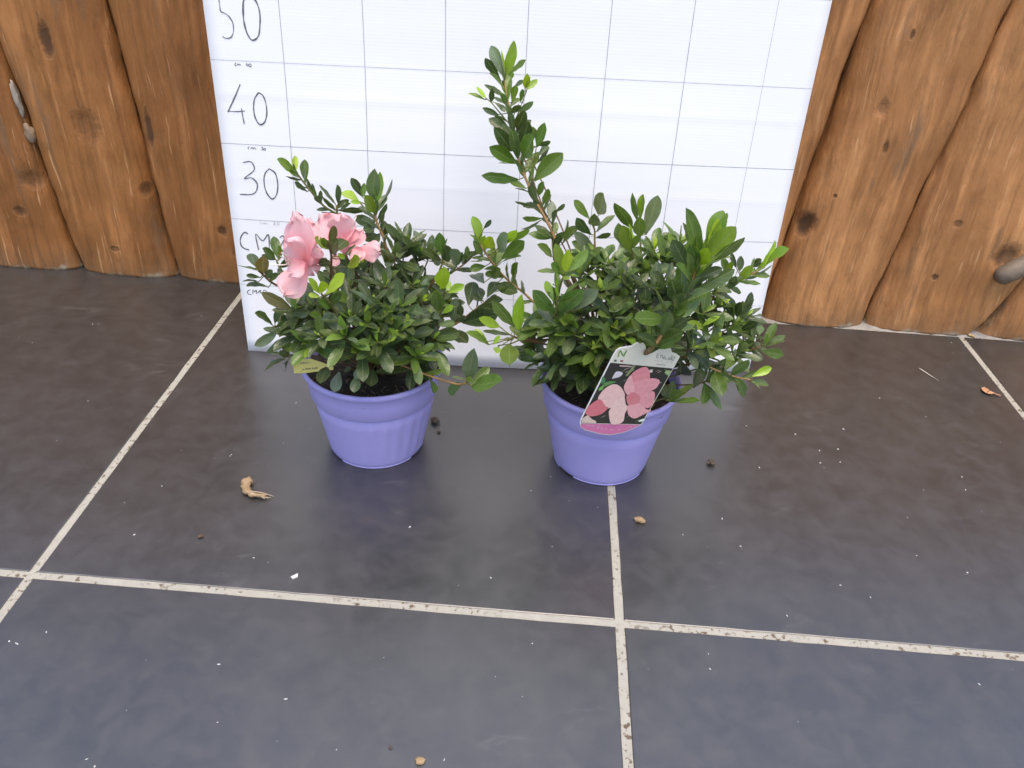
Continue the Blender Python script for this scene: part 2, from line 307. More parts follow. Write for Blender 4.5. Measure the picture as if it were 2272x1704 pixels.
 (16.58, -31.15, 15.14, 15.27, -32.13, 17.31, 1.03, -0.62, 'd'),
 (16.64, -31.78, 15.17, 17.11, -33.38, 17.65, 1.13, -0.48, 'm'),
 (16.4, -31.33, 15.05, 16.51, -29.47, 15.2, 1.01, -0.0, 'd'),
 (0.07, -25.48, 19.7, 0.09, -27.44, 25.27, 1.5, -0.42, 'y'),
 (-0.41, -25.62, 20.27, -3.14, -25.84, 23.21, 1.5, -0.84, 'm'),
 (-2.14, -25.91, 20.36, -4.17, -27.46, 22.13, 1.18, -0.11, 'y'),
 (-3.23, -25.89, 17.99, -5.77, -27.22, 20.21, 1.38, 0.75, 'l'),
 (-3.43, -25.91, 18.41, -4.84, -25.41, 19.63, 0.73, 0.1, 'y'),
 (-0.96, -26.25, 18.31, -0.89, -30.32, 18.68, 2.28, -0.0, 'm'),
 (-2.21, -26.09, 17.84, -2.38, -27.96, 18.0, 0.92, -0.0, 'y'),
 (-2.69, -26.37, 18.4, -2.1, -26.54, 19.58, 0.55, -0.0, 'y'),
 (-0.91, -25.87, 19.35, -3.85, -25.53, 20.06, 1.16, 0.66, 'd'),
 (0.38, -24.87, 19.16, 2.18, -25.31, 22.28, 1.38, 0.52, 'g'),
 (-0.52, -25.88, 18.85, -1.61, -25.74, 18.72, 0.46, -0.0, 'd'),
 (3.83, -30.06, 29.75, 2.98, -30.67, 32.42, 1.15, 0.0, 'l'),
 (4.18, -30.0, 29.24, 4.18, -31.13, 31.97, 1.12, 0.29, 'y'),
 (4.62, -30.03, 29.44, 6.14, -30.08, 31.75, 1.15, 0.0, 'l'),
 (4.04, -29.73, 29.27, 1.51, -30.73, 30.03, 1.07, 0.87, 'm'),
 (3.31, -28.85, 25.36, 2.42, -28.09, 27.21, 0.87, 0.0, 'y'),
 (3.78, -28.72, 25.49, 3.94, -29.75, 28.6, 1.25, -0.88, 'y'),
 (3.56, -28.64, 24.37, 2.05, -27.87, 25.86, 0.86, 0.73, 'm'),
 (3.99, -27.9, 23.45, 5.88, -30.06, 27.32, 1.78, 0.0, 'm'),
 (5.56, -28.12, 23.82, 7.51, -29.4, 27.15, 1.5, -0.53, 'g'),
 (3.66, -27.88, 23.6, 1.16, -29.75, 26.59, 1.5, -0.72, 'm'),
 (5.53, -28.25, 22.24, 5.34, -31.41, 25.58, 2.11, -0.0, 'm'),
 (3.78, -29.6, 28.86, 2.19, -31.43, 30.64, 1.14, 0.33, 'm'),
 (-4.58, -19.03, 27.14, -5.77, -18.4, 30.08, 1.23, 0.56, 'l'),
 (-4.92, -18.75, 27.01, -5.0, -18.32, 29.54, 0.98, 0.48, 'l'),
 (-4.29, -19.29, 29.08, -3.49, -19.39, 30.23, 0.53, 0.27, 'd'),
 (-3.87, -19.55, 26.85, -3.1, -22.05, 29.76, 1.49, 0.38, 'y'),
 (-2.5, -19.62, 26.59, -1.18, -22.9, 30.55, 1.9, 0.0, 'g'),
 (-2.03, -19.32, 27.39, -0.78, -20.68, 29.47, 1.06, 0.21, 'y'),
 (-1.7, -19.78, 27.79, 0.83, -20.08, 29.12, 1.09, 0.79, 'l'),
 (-2.12, -19.29, 25.52, -0.41, -21.8, 28.55, 1.57, -0.0, 'm'),
 (-2.94, -19.89, 24.82, -2.83, -16.0, 25.14, 2.25, 0.0, 'm'),
 (-2.27, -19.9, 25.24, 0.02, -21.39, 26.86, 1.21, -0.96, 'm'),
 (-0.64, -20.27, 23.41, -0.13, -21.84, 26.42, 1.3, -0.37, 'm'),
 (-3.97, -19.5, 24.59, -5.83, -20.55, 24.53, 0.96, 0.0, 'm'),
 (-4.08, -19.95, 22.71, -5.4, -16.75, 22.46, 1.58, 0.0, 'd'),
 (-2.68, -19.77, 22.5, -0.47, -22.55, 23.23, 1.58, 0.0, 'd'),
 (-4.36, -19.32, 25.8, -5.43, -19.33, 27.6, 0.87, 0.0, 'm'),
 (-3.24, -19.48, 23.29, -2.6, -21.73, 25.34, 1.4, -0.0, 'm')]}
STEMS = {'left': [((-20.94, -17.0, 29.06, -22.34, -17.38, 30.15, -23.65, -17.75, 32.07, -24.43, -18.12, 33.46, -24.79, -18.5, 34.29), 0.13, 0.09, 0, (8, 1.9, 'ddm')),
 ((-20.71, -17.0, 26.9, -20.94, -17.0, 29.06, -20.96, -17.0, 30.03), 0.15, 0.12, 0, None),
 ((-14.95, -19.0, 24.63, -15.33, -18.6, 25.85, -15.7, -18.2, 27.15, -16.27, -17.8, 28.24, -16.56, -17.4, 29.14, -16.44, -17.0, 30.05), 0.18, 0.11, 2, (9, 2.6, 'ddm')),
 ((-16.71, -17.0, 28.97, -17.6, -17.0, 29.7, -18.29, -17.0, 30.54), 0.11, 0.08, 0, None),
 ((-24.11, -23.0, 21.29, -26.04, -23.5, 22.67, -27.24, -24.0, 23.66, -27.95, -24.5, 24.84, -28.19, -25.0, 25.46), 0.16, 0.1, 1, None),
 ((-26.22, -21.0, 22.84, -27.01, -21.0, 24.01, -27.28, -21.0, 24.9), 0.13, 0.1, 0, None),
 ((-23.77, -24.0, 17.67, -25.63, -25.0, 18.88, -26.71, -26.0, 19.29, -26.68, -27.0, 19.85), 0.14, 0.1, 0, None),
 ((-23.6, -25.0, 15.88, -25.25, -26.0, 15.57, -25.65, -27.0, 16.33), 0.13, 0.1, 0, None),
 ((-19.23, -27.0, 18.62, -19.23, -28.0, 20.56, -19.59, -29.0, 23.23, -20.12, -30.0, 25.15, -20.27, -31.0, 26.12), 0.17, 0.1, 0, None),
 ((-20.54, -25.0, 25.01, -20.03, -26.25, 28.0, -19.84, -27.5, 29.48), 0.13, 0.1, 1, None),
 ((-9.36, -21.0, 23.6, -8.75, -21.0, 25.65, -8.75, -21.0, 26.8), 0.13, 0.1, 0, None),
 ((-11.93, -20.0, 21.79, -10.7, -19.75, 22.42, -8.06, -19.5, 23.45, -6.07, -19.25, 24.97, -5.03, -19.0, 26.25), 0.13, 0.09, 1, (9, 2.5, 'ddm')),
 ((-9.07, -25.0, 19.7, -8.57, -25.67, 21.96, -8.24, -26.33, 24.15, -8.06, -27.0, 25.47), 0.15, 0.1, 0, None),
 ((-10.65, -21.0, 15.54, -9.38, -20.75, 16.39, -7.16, -20.5, 17.46, -5.12, -20.25, 19.23, -3.12, -20.0, 20.8), 0.14, 0.09, 1, (8, 2.5, 'dd')),
 ((-14.84, -27.0, 16.18, -12.26, -27.7, 15.75, -10.12, -28.4, 15.31, -7.99, -29.1, 15.03, -6.44, -29.8, 15.07, -5.59, -30.5, 15.73), 0.14, 0.12, 2, None)], 'right': [((4.37, -17.0, 26.27, 3.4, -16.0, 28.12, 2.48, -15.0, 29.36, 1.56, -14.0, 30.6, 0.28, -13.0, 32.88, -0.6, -12.0, 34.56, -1.13, -11.0, 36.69, -1.55, -10.0, 37.96, -1.99, -9.0, 39.65, -2.35, -8.0, 41.21, -2.62, -7.0, 42.21), 0.2, 0.11, 2, (34, 2.7, 'ddmdml')),
 ((-1.54, -9.5, 37.68, -3.2, -9.5, 39.44, -3.95, -9.5, 40.25, -4.53, -9.5, 40.71), 0.08, 0.06, 0, None),
 ((-1.27, -9.5, 38.12, -0.64, -9.25, 39.92, -0.15, -9.0, 41.42), 0.08, 0.06, 0, None),
 ((1.29, -12.0, 31.07, 1.18, -12.0, 32.72, 1.18, -12.0, 33.91), 0.09, 0.06, 2, None),
 ((1.12, -12.0, 31.36, 1.29, -11.75, 35.6, 1.4, -11.5, 36.25), 0.07, 0.05, 0, None),
 ((8.86, -19.0, 25.16, 8.59, -18.5, 26.34, 8.39, -18.0, 27.72, 8.33, -17.5, 28.7, 8.16, -17.0, 28.98), 0.14, 0.1, 2, None),
 ((4.04, -17.0, 24.62, 3.74, -16.5, 26.34, 3.69, -16.0, 27.25), 0.14, 0.1, 0, None),
 ((14.17, -17.0, 25.52, 13.92, -16.5, 27.14, 13.69, -16.0, 28.63), 0.14, 0.1, 0, None),
 ((12.59, -22.0, 26.74, 12.14, -22.0, 28.09, 11.88, -22.0, 29.42), 0.13, 0.1, 0, None),
 ((12.8, -34.3, 22.83, 13.94, -33.44, 23.79, 15.03, -32.58, 25.63, 16.15, -31.72, 28.14, 17.14, -30.86, 30.43, 17.69, -30.0, 31.7), 0.28, 0.14, 3, (22, 3.7, 'dmmmll')),
 ((20.36, -22.0, 21.84, 21.57, -21.8, 22.63, 22.98, -21.6, 23.84, 24.18, -21.4, 24.62, 25.47, -21.2, 25.4, 26.75, -21.0, 26.17), 0.14, 0.09, 2, (11, 2.7, 'mmml')),
 ((24.46, -23.0, 16.53, 26.53, -24.0, 17.45, 27.79, -25.0, 18.76), 0.13, 0.1, 2, None),
 ((17.7, -27.0, 18.86, 18.79, -27.75, 18.58, 21.68, -28.5, 17.61, 23.78, -29.25, 17.2, 25.76, -30.0, 17.28), 0.14, 0.09, 2, (7, 2.5, 'mm')),
 ((15.07, -29.0, 12.77, 16.16, -30.25, 14.5, 16.68, -31.5, 15.18), 0.08, 0.07, 0, None),
 ((5.5, -23.0, 17.68, 3.09, -24.0, 17.82, 0.24, -25.0, 18.48, -0.45, -26.0, 19.13), 0.15, 0.1, 2, None),
 ((0.2, -26.0, 18.85, -0.86, -26.0, 18.27, -2.22, -26.0, 17.99), 0.09, 0.07, 0, None),
 ((-0.45, -26.0, 19.24, -1.29, -26.0, 19.72, -2.05, -26.0, 20.41), 0.08, 0.06, 0, None),
 ((0.19, -26.0, 19.16, 0.05, -26.0, 19.99), 0.07, 0.06, 0, None),
 ((3.77, -28.0, 23.13, 3.78, -28.67, 25.64, 4.01, -29.33, 28.06, 4.18, -30.0, 29.24), 0.14, 0.09, 0, (8, 2.6, 'mml')),
 ((2.68, -21.0, 20.06, 0.65, -20.6, 21.91, -0.78, -20.2, 22.8, -2.4, -19.8, 24.24, -4.03, -19.4, 26.23, -4.93, -19.0, 27.48), 0.15, 0.1, 2, (13, 2.5, 'mmml'))]}
ROSETTES = {'left': [(-15.53, -24.0, 24.11, 2.7, 'd'),
 (-14.03, -21.0, 26.22, 2.7, 'd'),
 (-12.97, -19.5, 26.92, 2.8, 'd'),
 (-11.42, -20.0, 25.73, 2.6, 'd'),
 (-14.52, -26.0, 24.82, 2.4, 'd'),
 (-12.79, -27.5, 23.24, 2.8, 'd'),
 (-15.6, -28.0, 23.53, 2.7, 'd'),
 (-18.08, -27.0, 23.05, 2.5, 'd'),
 (-13.43, -30.0, 21.3, 2.6, 'm'),
 (-14.88, -31.0, 20.82, 2.5, 'd'),
 (-16.63, -31.0, 19.91, 2.6, 'd'),
 (-18.15, -31.5, 21.61, 2.6, 'm'),
 (-21.97, -30.0, 19.57, 2.6, 'm'),
 (-23.8, -27.0, 22.12, 2.6, 'd'),
 (-10.7, -25.0, 22.69, 2.5, 'd'),
 (-11.92, -23.0, 23.62, 2.6, 'd'),
 (-10.43, -19.0, 25.49, 2.5, 'd'),
 (-11.94, -29.0, 22.12, 2.4, 'd'),
 (-10.99, -29.0, 18.13, 2.3, 'm'),
 (-9.45, -26.0, 18.5, 2.7, 'd'),
 (-15.95, -30.0, 22.33, 2.4, 'm'),
 (-20.79, -31.0, 21.2, 2.4, 'd'),
 (-23.49, -28.0, 20.02, 2.6, 'd'),
 (-25.39, -26.0, 18.62, 2.6, 'd'),
 (-18.67, -24.0, 23.63, 2.6, 'd'),
 (-17.9, -20.0, 24.24, 2.8, 'd'),
 (-15.11, -19.0, 23.91, 2.7, 'd'),
 (-20.38, -29.0, 22.22, 2.5, 'd'),
 (-22.3, -27.0, 22.69, 2.4, 'd'),
 (-14.22, -29.0, 22.51, 2.5, 'd'),
 (-12.24, -28.0, 19.53, 2.5, 'd'),
 (-17.61, -30.0, 22.89, 2.4, 'd')], 'right': [(7.42, -22.0, 26.31, 2.8, 'm'),
 (8.58, -20.0, 26.55, 2.7, 'm'),
 (9.76, -22.0, 26.42, 2.7, 'm'),
 (10.78, -25.0, 26.27, 2.6, 'd'),
 (9.95, -28.0, 23.6, 2.8, 'm'),
 (10.15, -29.0, 22.33, 2.5, 'm'),
 (13.66, -22.0, 26.24, 3.0, 'm'),
 (15.14, -19.0, 27.34, 2.8, 'm'),
 (13.47, -28.0, 23.95, 2.6, 'd'),
 (11.35, -29.0, 21.83, 2.6, 'm'),
 (8.01, -30.0, 20.39, 2.6, 'm'),
 (9.07, -30.0, 21.0, 2.6, 'd'),
 (5.85, -29.0, 21.76, 2.7, 'm'),
 (2.52, -25.0, 20.48, 2.7, 'm'),
 (3.94, -28.0, 22.03, 2.6, 'm'),
 (5.34, -29.0, 18.32, 2.6, 'd'),
 (7.57, -29.0, 17.46, 2.4, 'd'),
 (4.85, -28.0, 18.85, 2.7, 'm'),
 (4.58, -28.0, 16.09, 2.4, 'd'),
 (13.01, -30.0, 21.74, 2.6, 'm'),
 (14.3, -26.0, 25.85, 2.8, 'd'),
 (12.6, -21.0, 26.27, 2.7, 'd'),
 (16.07, -21.0, 26.99, 2.8, 'm'),
 (17.5, -21.0, 27.61, 2.8, 'm'),
 (18.18, -18.0, 27.78, 2.6, 'm'),
 (22.59, -23.0, 22.65, 2.7, 'm'),
 (20.6, -25.0, 22.86, 2.8, 'm'),
 (24.5, -24.0, 20.57, 2.7, 'm'),
 (26.65, -21.0, 20.4, 2.6, 'd'),
 (21.2, -28.0, 20.78, 2.8, 'm'),
 (25.34, -25.0, 17.82, 2.6, 'm'),
 (18.74, -29.0, 20.49, 2.6, 'd'),
 (27.19, -22.0, 18.37, 2.5, 'd'),
 (11.87, -26.0, 25.74, 2.7, 'd'),
 (8.63, -26.0, 25.58, 2.8, 'd'),
 (6.43, -24.0, 26.3, 2.8, 'm'),
 (21.49, -22.0, 24.18, 2.6, 'm'),
 (15.87, -26.0, 26.29, 2.7, 'd'),
 (6.39, -28.0, 23.62, 2.7, 'd')]}
PETIOLES = {'left': [(-24.78, -18.49, 34.27, -24.92, -18.23, 34.12),
 (-24.08, -17.96, 32.84, -24.01, -17.63, 32.84),
 (-23.66, -17.76, 32.09, -23.94, -17.72, 31.86),
 (-22.97, -17.56, 31.08, -23.04, -17.2, 30.96),
 (-23.34, -17.66, 31.62, -22.97, -18.02, 32.02),
 (-20.96, -17.0, 30.03, -21.03, -17.06, 30.24),
 (-20.95, -17.0, 29.56, -21.14, -16.95, 29.52),
 (-20.96, -17.0, 30.03, -20.77, -16.93, 30.3),
 (-20.94, -17.0, 29.25, -20.86, -17.32, 29.38),
 (-20.96, -17.0, 29.81, -20.75, -16.78, 29.76),
 (-20.95, -17.0, 29.6, -20.5, -17.16, 29.72),
 (-20.96, -17.0, 29.73, -20.82, -17.33, 29.87),
 (-16.44, -17.0, 30.05, -16.85, -16.7, 30.88),
 (-16.44, -17.0, 30.05, -16.32, -17.31, 30.84),
 (-16.5, -17.23, 29.53, -16.61, -17.5, 29.66),
 (-16.44, -17.0, 30.05, -18.1, -16.79, 31.23),
 (-16.44, -17.0, 30.05, -17.96, -17.13, 31.27),
 (-16.44, -17.0, 30.05, -18.47, -16.94, 30.7),
 (-16.44, -17.0, 30.05, -18.1, -17.02, 30.55),
 (-16.44, -17.0, 30.05, -16.13, -16.82, 30.28),
 (-16.45, -17.55, 28.79, -16.34, -17.73, 28.89),
 (-16.04, -17.96, 27.8, -15.74, -18.34, 28.1),
 (-15.71, -18.2, 27.16, -15.53, -18.11, 27.22),
 (-16.47, -17.53, 28.85, -16.6, -17.82, 28.91),
 (-15.91, -18.06, 27.55, -16.51, -17.72, 27.11),
 (-16.34, -17.7, 28.47, -16.65, -17.66, 28.36),
 (-16.24, -17.82, 28.19, -16.76, -17.65, 27.86),
 (-15.84, -18.1, 27.42, -16.13, -17.74, 27.13),
 (-28.19, -25.0, 25.46, -28.51, -24.87, 25.96),
 (-28.13, -24.88, 25.31, -27.99, -25.07, 25.5),
 (-27.93, -24.48, 24.81, -28.31, -24.33, 24.36),
 (-27.84, -24.42, 24.66, -28.51, -24.46, 23.92),
 (-27.24, -24.0, 23.66, -27.64, -24.08, 23.08),
 (-27.38, -24.1, 23.89, -27.5, -23.99, 23.74),
 (-27.68, -24.31, 24.39, -27.58, -24.71, 24.57),
 (-27.27, -21.0, 24.87, -27.02, -20.91, 24.97),
 (-27.28, -21.0, 24.9, -27.45, -20.91, 25.15),
 (-27.28, -21.0, 24.9, -26.87, -20.72, 25.09),
 (-26.73, -21.0, 23.59, -26.74, -20.81, 23.53),
 (-26.68, -27.0, 19.85, -26.69, -27.24, 19.98),
 (-26.66, -25.96, 19.27, -26.61, -26.24, 18.81),
 (-26.69, -26.67, 19.66, -26.7, -26.46, 19.95),
 (-26.3, -25.62, 19.13, -26.3, -25.46, 20.14),
 (-26.52, -25.82, 19.21, -26.64, -25.5, 18.49),
 (-25.65, -27.0, 16.33, -25.99, -27.02, 15.67),
 (-25.5, -26.62, 16.04, -25.69, -26.66, 15.3),
 (-25.65, -27.0, 16.33, -25.69, -27.34, 16.53),
 (-25.65, -27.0, 16.33, -25.56, -27.24, 16.64),
 (-25.18, -25.96, 15.59, -25.21, -25.69, 15.22),
 (-20.27, -31.0, 26.12, -20.53, -31.02, 26.27),
 (-20.27, -31.0, 26.12, -20.18, -31.33, 26.45),
 (-20.19, -30.5, 25.64, -19.95, -30.58, 25.92),
 (-20.24, -30.83, 25.96, -20.41, -31.1, 25.86),
 (-19.23, -27.97, 20.5, -19.01, -28.35, 20.77),
 (-19.84, -27.5, 29.48, -19.9, -27.24, 29.36),
 (-19.84, -27.5, 29.48, -19.69, -27.5, 29.64),
 (-19.95, -26.82, 28.68, -19.7, -27.02, 28.82),
 (-19.92, -26.99, 28.88, -19.62, -26.68, 28.82),
 (-20.02, -26.32, 28.08, -18.64, -26.06, 28.28),
 (-20.06, -26.19, 27.87, -18.64, -26.18, 27.87),
 (-20.26, -25.7, 26.7, -18.52, -25.61, 26.68),
 (-19.84, -27.5, 29.48, -20.0, -27.35, 29.56),
 (-8.75, -21.0, 26.63, -8.92, -20.69, 26.49),
 (-8.75, -21.0, 26.8, -8.62, -20.78, 27.03),
 (-8.75, -21.0, 25.65, -8.14, -21.05, 25.7),
 (-8.78, -21.0, 25.55, -7.23, -20.85, 24.98),
 (-8.78, -21.0, 25.55, -9.07, -20.66, 25.47),
 (-7.11, -19.38, 24.18, -7.29, -19.67, 24.6),
 (-6.48, -19.3, 24.65, -6.7, -19.17, 24.9),
 (-6.42, -19.29, 24.7, -6.39, -18.94, 24.47),
 (-8.1, -26.86, 25.19, -8.38, -26.55, 25.07),
 (-8.17, -26.6, 24.69, -7.78, -26.87, 24.78),
 (-8.6, -25.64, 21.86, -8.87, -25.7, 21.97),
 (-8.64, -25.57, 21.64, -8.41, -25.95, 21.79),
 (-8.4, -26.02, 23.13, -8.58, -25.64, 22.96),
 (-8.98, -25.11, 20.09, -9.08, -24.79, 19.92),
 (-5.21, -20.26, 19.15, -5.78, -19.98, 19.77),
 (-6.59, -20.43, 17.95, -6.35, -20.71, 17.79),
 (-3.88, -20.1, 20.2, -4.05, -20.42, 20.62),
 (-7.37, -20.52, 17.35, -7.47, -20.58, 17.67),
 (-6.31, -20.4, 18.2, -6.54, -20.29, 18.46),
 (-7.84, -20.58, 17.13, -7.61, -20.92, 16.76),
 (-8.05, -20.6, 17.02, -7.97, -20.21, 16.52),
 (-4.09, -20.12, 20.04, -4.36, -20.49, 20.64),
 (-3.36, -20.03, 20.61, -3.6, -20.22, 21.07),
 (-5.59, -30.5, 15.73, -5.32, -30.68, 16.35),
 (-5.59, -30.5, 15.73, -4.9, -30.87, 15.84),
 (-5.59, -30.5, 15.73, -4.91, -30.49, 15.43),
 (-6.02, -30.14, 15.39, -6.02, -30.02, 15.23),
 (-5.59, -30.5, 15.73, -5.61, -30.35, 16.12),
 (-9.4, -28.64, 15.21, -8.56, -28.88, 18.27),
 (-9.57, -28.58, 15.23, -9.69, -28.66, 14.83),
 (-10.17, -28.38, 15.32, -10.15, -28.11, 15.29),
 (-5.59, -30.5, 15.73, -5.32, -30.56, 15.94)], 'right': [(-2.62, -7.0, 42.21, -2.64, -7.16, 42.66),
 (-2.62, -7.0, 42.21, -2.56, -6.87, 42.6),
 (-2.62, -7.0, 42.21, -2.35, -6.79, 42.73),
 (-2.62, -7.0, 42.21, -2.47, -7.28, 43.66),
 (-2.62, -7.0, 42.21, -3.15, -7.36, 44.59),
 (-2.62, -7.0, 42.21, -2.21, -6.81, 42.88),
 (-2.62, -7.0, 42.21, -3.05, -6.67, 42.11),
 (-2.3, -8.14, 40.98, -2.41, -7.88, 40.9),
 (-2.28, -8.2, 40.9, -2.7, -8.53, 40.9),
 (-2.08, -8.76, 40.02, -2.15, -8.4, 39.91),
 (-2.12, -8.65, 40.19, -1.66, -8.55, 40.26),
 (-2.44, -7.68, 41.52, -1.45, -7.87, 41.78),
 (-1.86, -9.3, 39.15, -1.75, -9.1, 39.13),
 (-1.89, -9.24, 39.25, -3.18, -9.04, 38.9),
 (-1.42, -10.33, 37.55, -1.67, -10.05, 37.4),
 (-0.87, -11.49, 35.66, -1.44, -11.7, 35.59),
 (-0.73, -11.76, 35.08, -0.85, -12.1, 35.17),
 (-1.54, -10.04, 37.91, -1.9, -9.94, 37.78),
 (-1.41, -10.34, 37.53, -0.96, -10.26, 37.63),
 (-1.37, -10.44, 37.4, -0.81, -10.35, 37.52),
 (-0.67, -11.86, 34.85, -0.12, -12.22, 35.09),
 (-0.86, -11.5, 35.63, -0.43, -11.36, 35.68),
 (-0.86, -11.52, 35.59, 1.41, -11.55, 36.12),
 (-1.06, -11.15, 36.38, 0.94, -11.3, 36.88),
 (-0.88, -11.47, 35.69, 1.55, -11.5, 36.26),
 (-0.48, -12.13, 34.35, 1.61, -11.73, 35.17),
 (-0.18, -12.48, 33.76, 1.47, -12.82, 34.64),
 (0.01, -12.69, 33.4, 0.26, -12.33, 33.39),
 (0.58, -13.24, 32.34, 1.31, -12.93, 32.6),
 (-0.54, -12.06, 34.46, -0.94, -12.06, 34.28),
 (0.75, -13.37, 32.04, 0.32, -13.75, 31.96),
 (0.21, -12.92, 33.02, -0.57, -12.77, 32.61),
 (1.37, -13.86, 30.93, 1.81, -13.92, 31.19),
 (2.01, -14.49, 29.99, 2.34, -14.89, 30.37),
 (1.68, -14.13, 30.44, 1.14, -14.43, 30.22),
 (2.22, -14.71, 29.72, 2.2, -14.39, 29.57),
 (2.89, -15.44, 28.81, 3.33, -15.79, 29.26),
 (2.67, -15.2, 29.11, 3.74, -15.32, 29.85),
 (2.64, -15.17, 29.15, 2.38, -14.89, 28.85),
 (2.7, -15.24, 29.06, 2.24, -14.97, 28.65),
 (-4.53, -9.5, 40.71, -4.81, -9.7, 40.67),
 (-4.53, -9.5, 40.71, -4.67, -9.75, 40.83),
 (-4.06, -9.5, 40.34, -4.03, -9.19, 40.31),
 (-3.95, -9.5, 40.25, -3.81, -9.17, 40.31),
 (-0.15, -9.0, 41.42, -0.18, -8.82, 41.93),
 (-0.15, -9.0, 41.42, -0.03, -8.91, 41.82),
 (-0.15, -9.0, 41.42, -0.17, -9.01, 41.7),
 (-0.48, -9.17, 40.41, -0.68, -9.43, 40.53),
 (-0.82, -9.32, 39.4, -0.75, -9.13, 39.32),
 (8.16, -17.0, 28.98, 8.62, -17.3, 30.6),
 (8.16, -17.0, 28.98, 7.6, -16.96, 29.92),
 (8.16, -17.0, 28.98, 8.33, -17.06, 29.11),
 (8.34, -17.54, 28.62, 8.6, -17.67, 28.69),
 (8.36, -17.71, 28.29, 7.97, -17.81, 28.32),
 (8.38, -17.88, 27.97, 8.61, -17.57, 27.85),
 (8.59, -18.5, 26.35, 8.39, -18.59, 26.37),
 (8.57, -18.46, 26.44, 8.38, -18.59, 26.48),
 (3.97, -16.89, 25.01, 3.71, -17.21, 25.12),
 (3.72, -16.27, 26.75, 4.73, -16.57, 26.93),
 (3.76, -16.53, 26.23, 4.91, -16.16, 26.25),
 (3.73, -16.36, 26.59, 3.85, -15.99, 26.43),
 (3.82, -16.63, 25.89, 3.84, -16.91, 26.02),
 (13.69, -16.0, 28.63, 12.78, -16.33, 28.73),
 (13.69, -16.0, 28.63, 13.32, -15.77, 29.52),
 (13.69, -16.0, 28.63, 13.67, -15.88, 29.59),
 (13.8, -16.25, 27.9, 14.44, -16.15, 27.92),
 (12.14, -22.0, 28.1, 11.95, -22.09, 28.12),
 (11.88, -22.0, 29.42, 12.01, -21.63, 29.46),
 (17.57, -30.18, 31.44, 17.48, -30.42, 31.55),
 (17.69, -30.0, 31.7, 17.66, -30.34, 32.33),
 (17.69, -30.0, 31.7, 18.09, -29.66, 32.38),
 (17.69, -30.0, 31.7, 18.19, -29.84, 32.46),
 (17.61, -30.12, 31.52, 17.9, -29.97, 31.37),
 (17.68, -30.01, 31.68, 18.76, -30.25, 31.37),
 (17.69, -30.0, 31.7, 16.43, -29.79, 32.19),
 (16.82, -31.14, 29.69, 16.36, -31.36, 29.97),
 (16.94, -31.03, 29.97, 16.46, -31.34, 30.3),
 (16.87, -31.1, 29.8, 17.48, -30.78, 29.41),
 (16.42, -31.48, 28.77, 17.32, -31.12, 28.23),
 (15.84, -31.96, 27.44, 15.5, -32.32, 27.74),
 (15.06, -32.56, 25.69, 15.1, -32.92, 25.82),
 (14.98, -32.62, 25.55, 14.53, -32.66, 25.83),
 (13.94, -33.44, 23.79, 14.55, -33.04, 23.23),
 (14.91, -32.68, 25.43, 15.09, -32.55, 25.27),
 (13.57, -33.72, 23.48, 13.74, -34.1, 23.46),
 (13.42, -33.83, 23.35, 13.77, -33.45, 22.9),
 (16.27, -31.61, 28.43, 16.23, -31.79, 28.51),
 (17.69, -30.0, 31.7, 17.94, -29.95, 32.01),
 (16.67, -31.27, 29.35, 16.71, -31.6, 29.44),
 (16.05, -31.8, 27.91, 16.12, -32.04, 27.97),
 (15.66, -32.1, 27.04, 15.85, -31.99, 26.91),
 (15.37, -32.32, 26.4, 15.32, -32.69, 26.57),
 (14.65, -32.88, 24.99, 14.74, -33.07, 25.02),
 (14.18, -33.26, 24.19, 14.37, -33.37, 24.12),
 (14.34, -33.13, 24.46, 14.43, -33.51, 24.56),
 (26.75, -21.0, 26.17, 26.97, -20.64, 26.01),
 (26.75, -21.0, 26.17, 27.52, -20.67, 26.46),
 (25.4, -21.21, 25.36, 25.62, -20.87, 25.04),
 (24.69, -21.32, 24.93, 24.79, -21.06, 24.79),
 (26.63, -21.02, 26.1, 26.11, -21.16, 26.82),
 (25.29, -21.23, 25.29, 24.65, -21.22, 26.18),
 (25.16, -21.25, 25.21, 24.13, -21.45, 26.66),
 (23.9, -21.45, 24.44, 23.14, -21.14, 25.46),
 (24.22, -21.39, 24.64, 23.16, -21.29, 26.14),
 (27.79, -25.0, 18.76, 28.05, -25.21, 19.0),
 (27.79, -25.0, 18.76, 28.48, -24.66, 18.59),
 (27.79, -25.0, 18.76, 28.19, -25.04, 18.59),
 (27.74, -24.96, 18.7, 27.92, -25.27, 18.28),
 (27.35, -24.64, 18.29, 26.68, -25.01, 19.57),
 (27.79, -25.0, 18.76, 27.05, -25.37, 20.43),
 (26.79, -24.21, 17.72, 26.9, -23.95, 17.55),
 (27.79, -25.0, 18.76, 27.91, -25.34, 19.07),
 (21.99, -28.61, 17.55, 21.81, -28.96, 17.31),
 (23.96, -29.32, 17.2, 24.0, -29.2, 16.98),
 (25.69, -29.97, 17.28, 25.64, -30.06, 17.8),
 (25.63, -29.95, 17.28, 25.69, -29.82, 17.06),
 (23.59, -29.18, 17.24, 23.55, -29.33, 17.44),
 (20.03, -28.07, 18.17, 19.89, -28.46, 18.28),
 (18.34, -27.44, 18.7, 18.08, -27.53, 18.02),
 (22.86, -28.92, 17.38, 23.02, -28.6, 17.54),
 (16.68, -31.5, 15.18, 16.77, -31.8, 15.39),
 (16.68, -31.5, 15.18, 17.08, -31.39, 14.92),
 (16.68, -31.5, 15.18, 16.64, -31.78, 15.17),
 (16.48, -31.02, 14.92, 16.4, -31.33, 15.05),
 (0.02, -25.32, 18.69, 0.07, -25.48, 19.7),
 (-0.45, -26.0, 19.13, -0.41, -25.62, 20.27),
 (-0.45, -26.0, 19.13, -2.14, -25.91, 20.36),
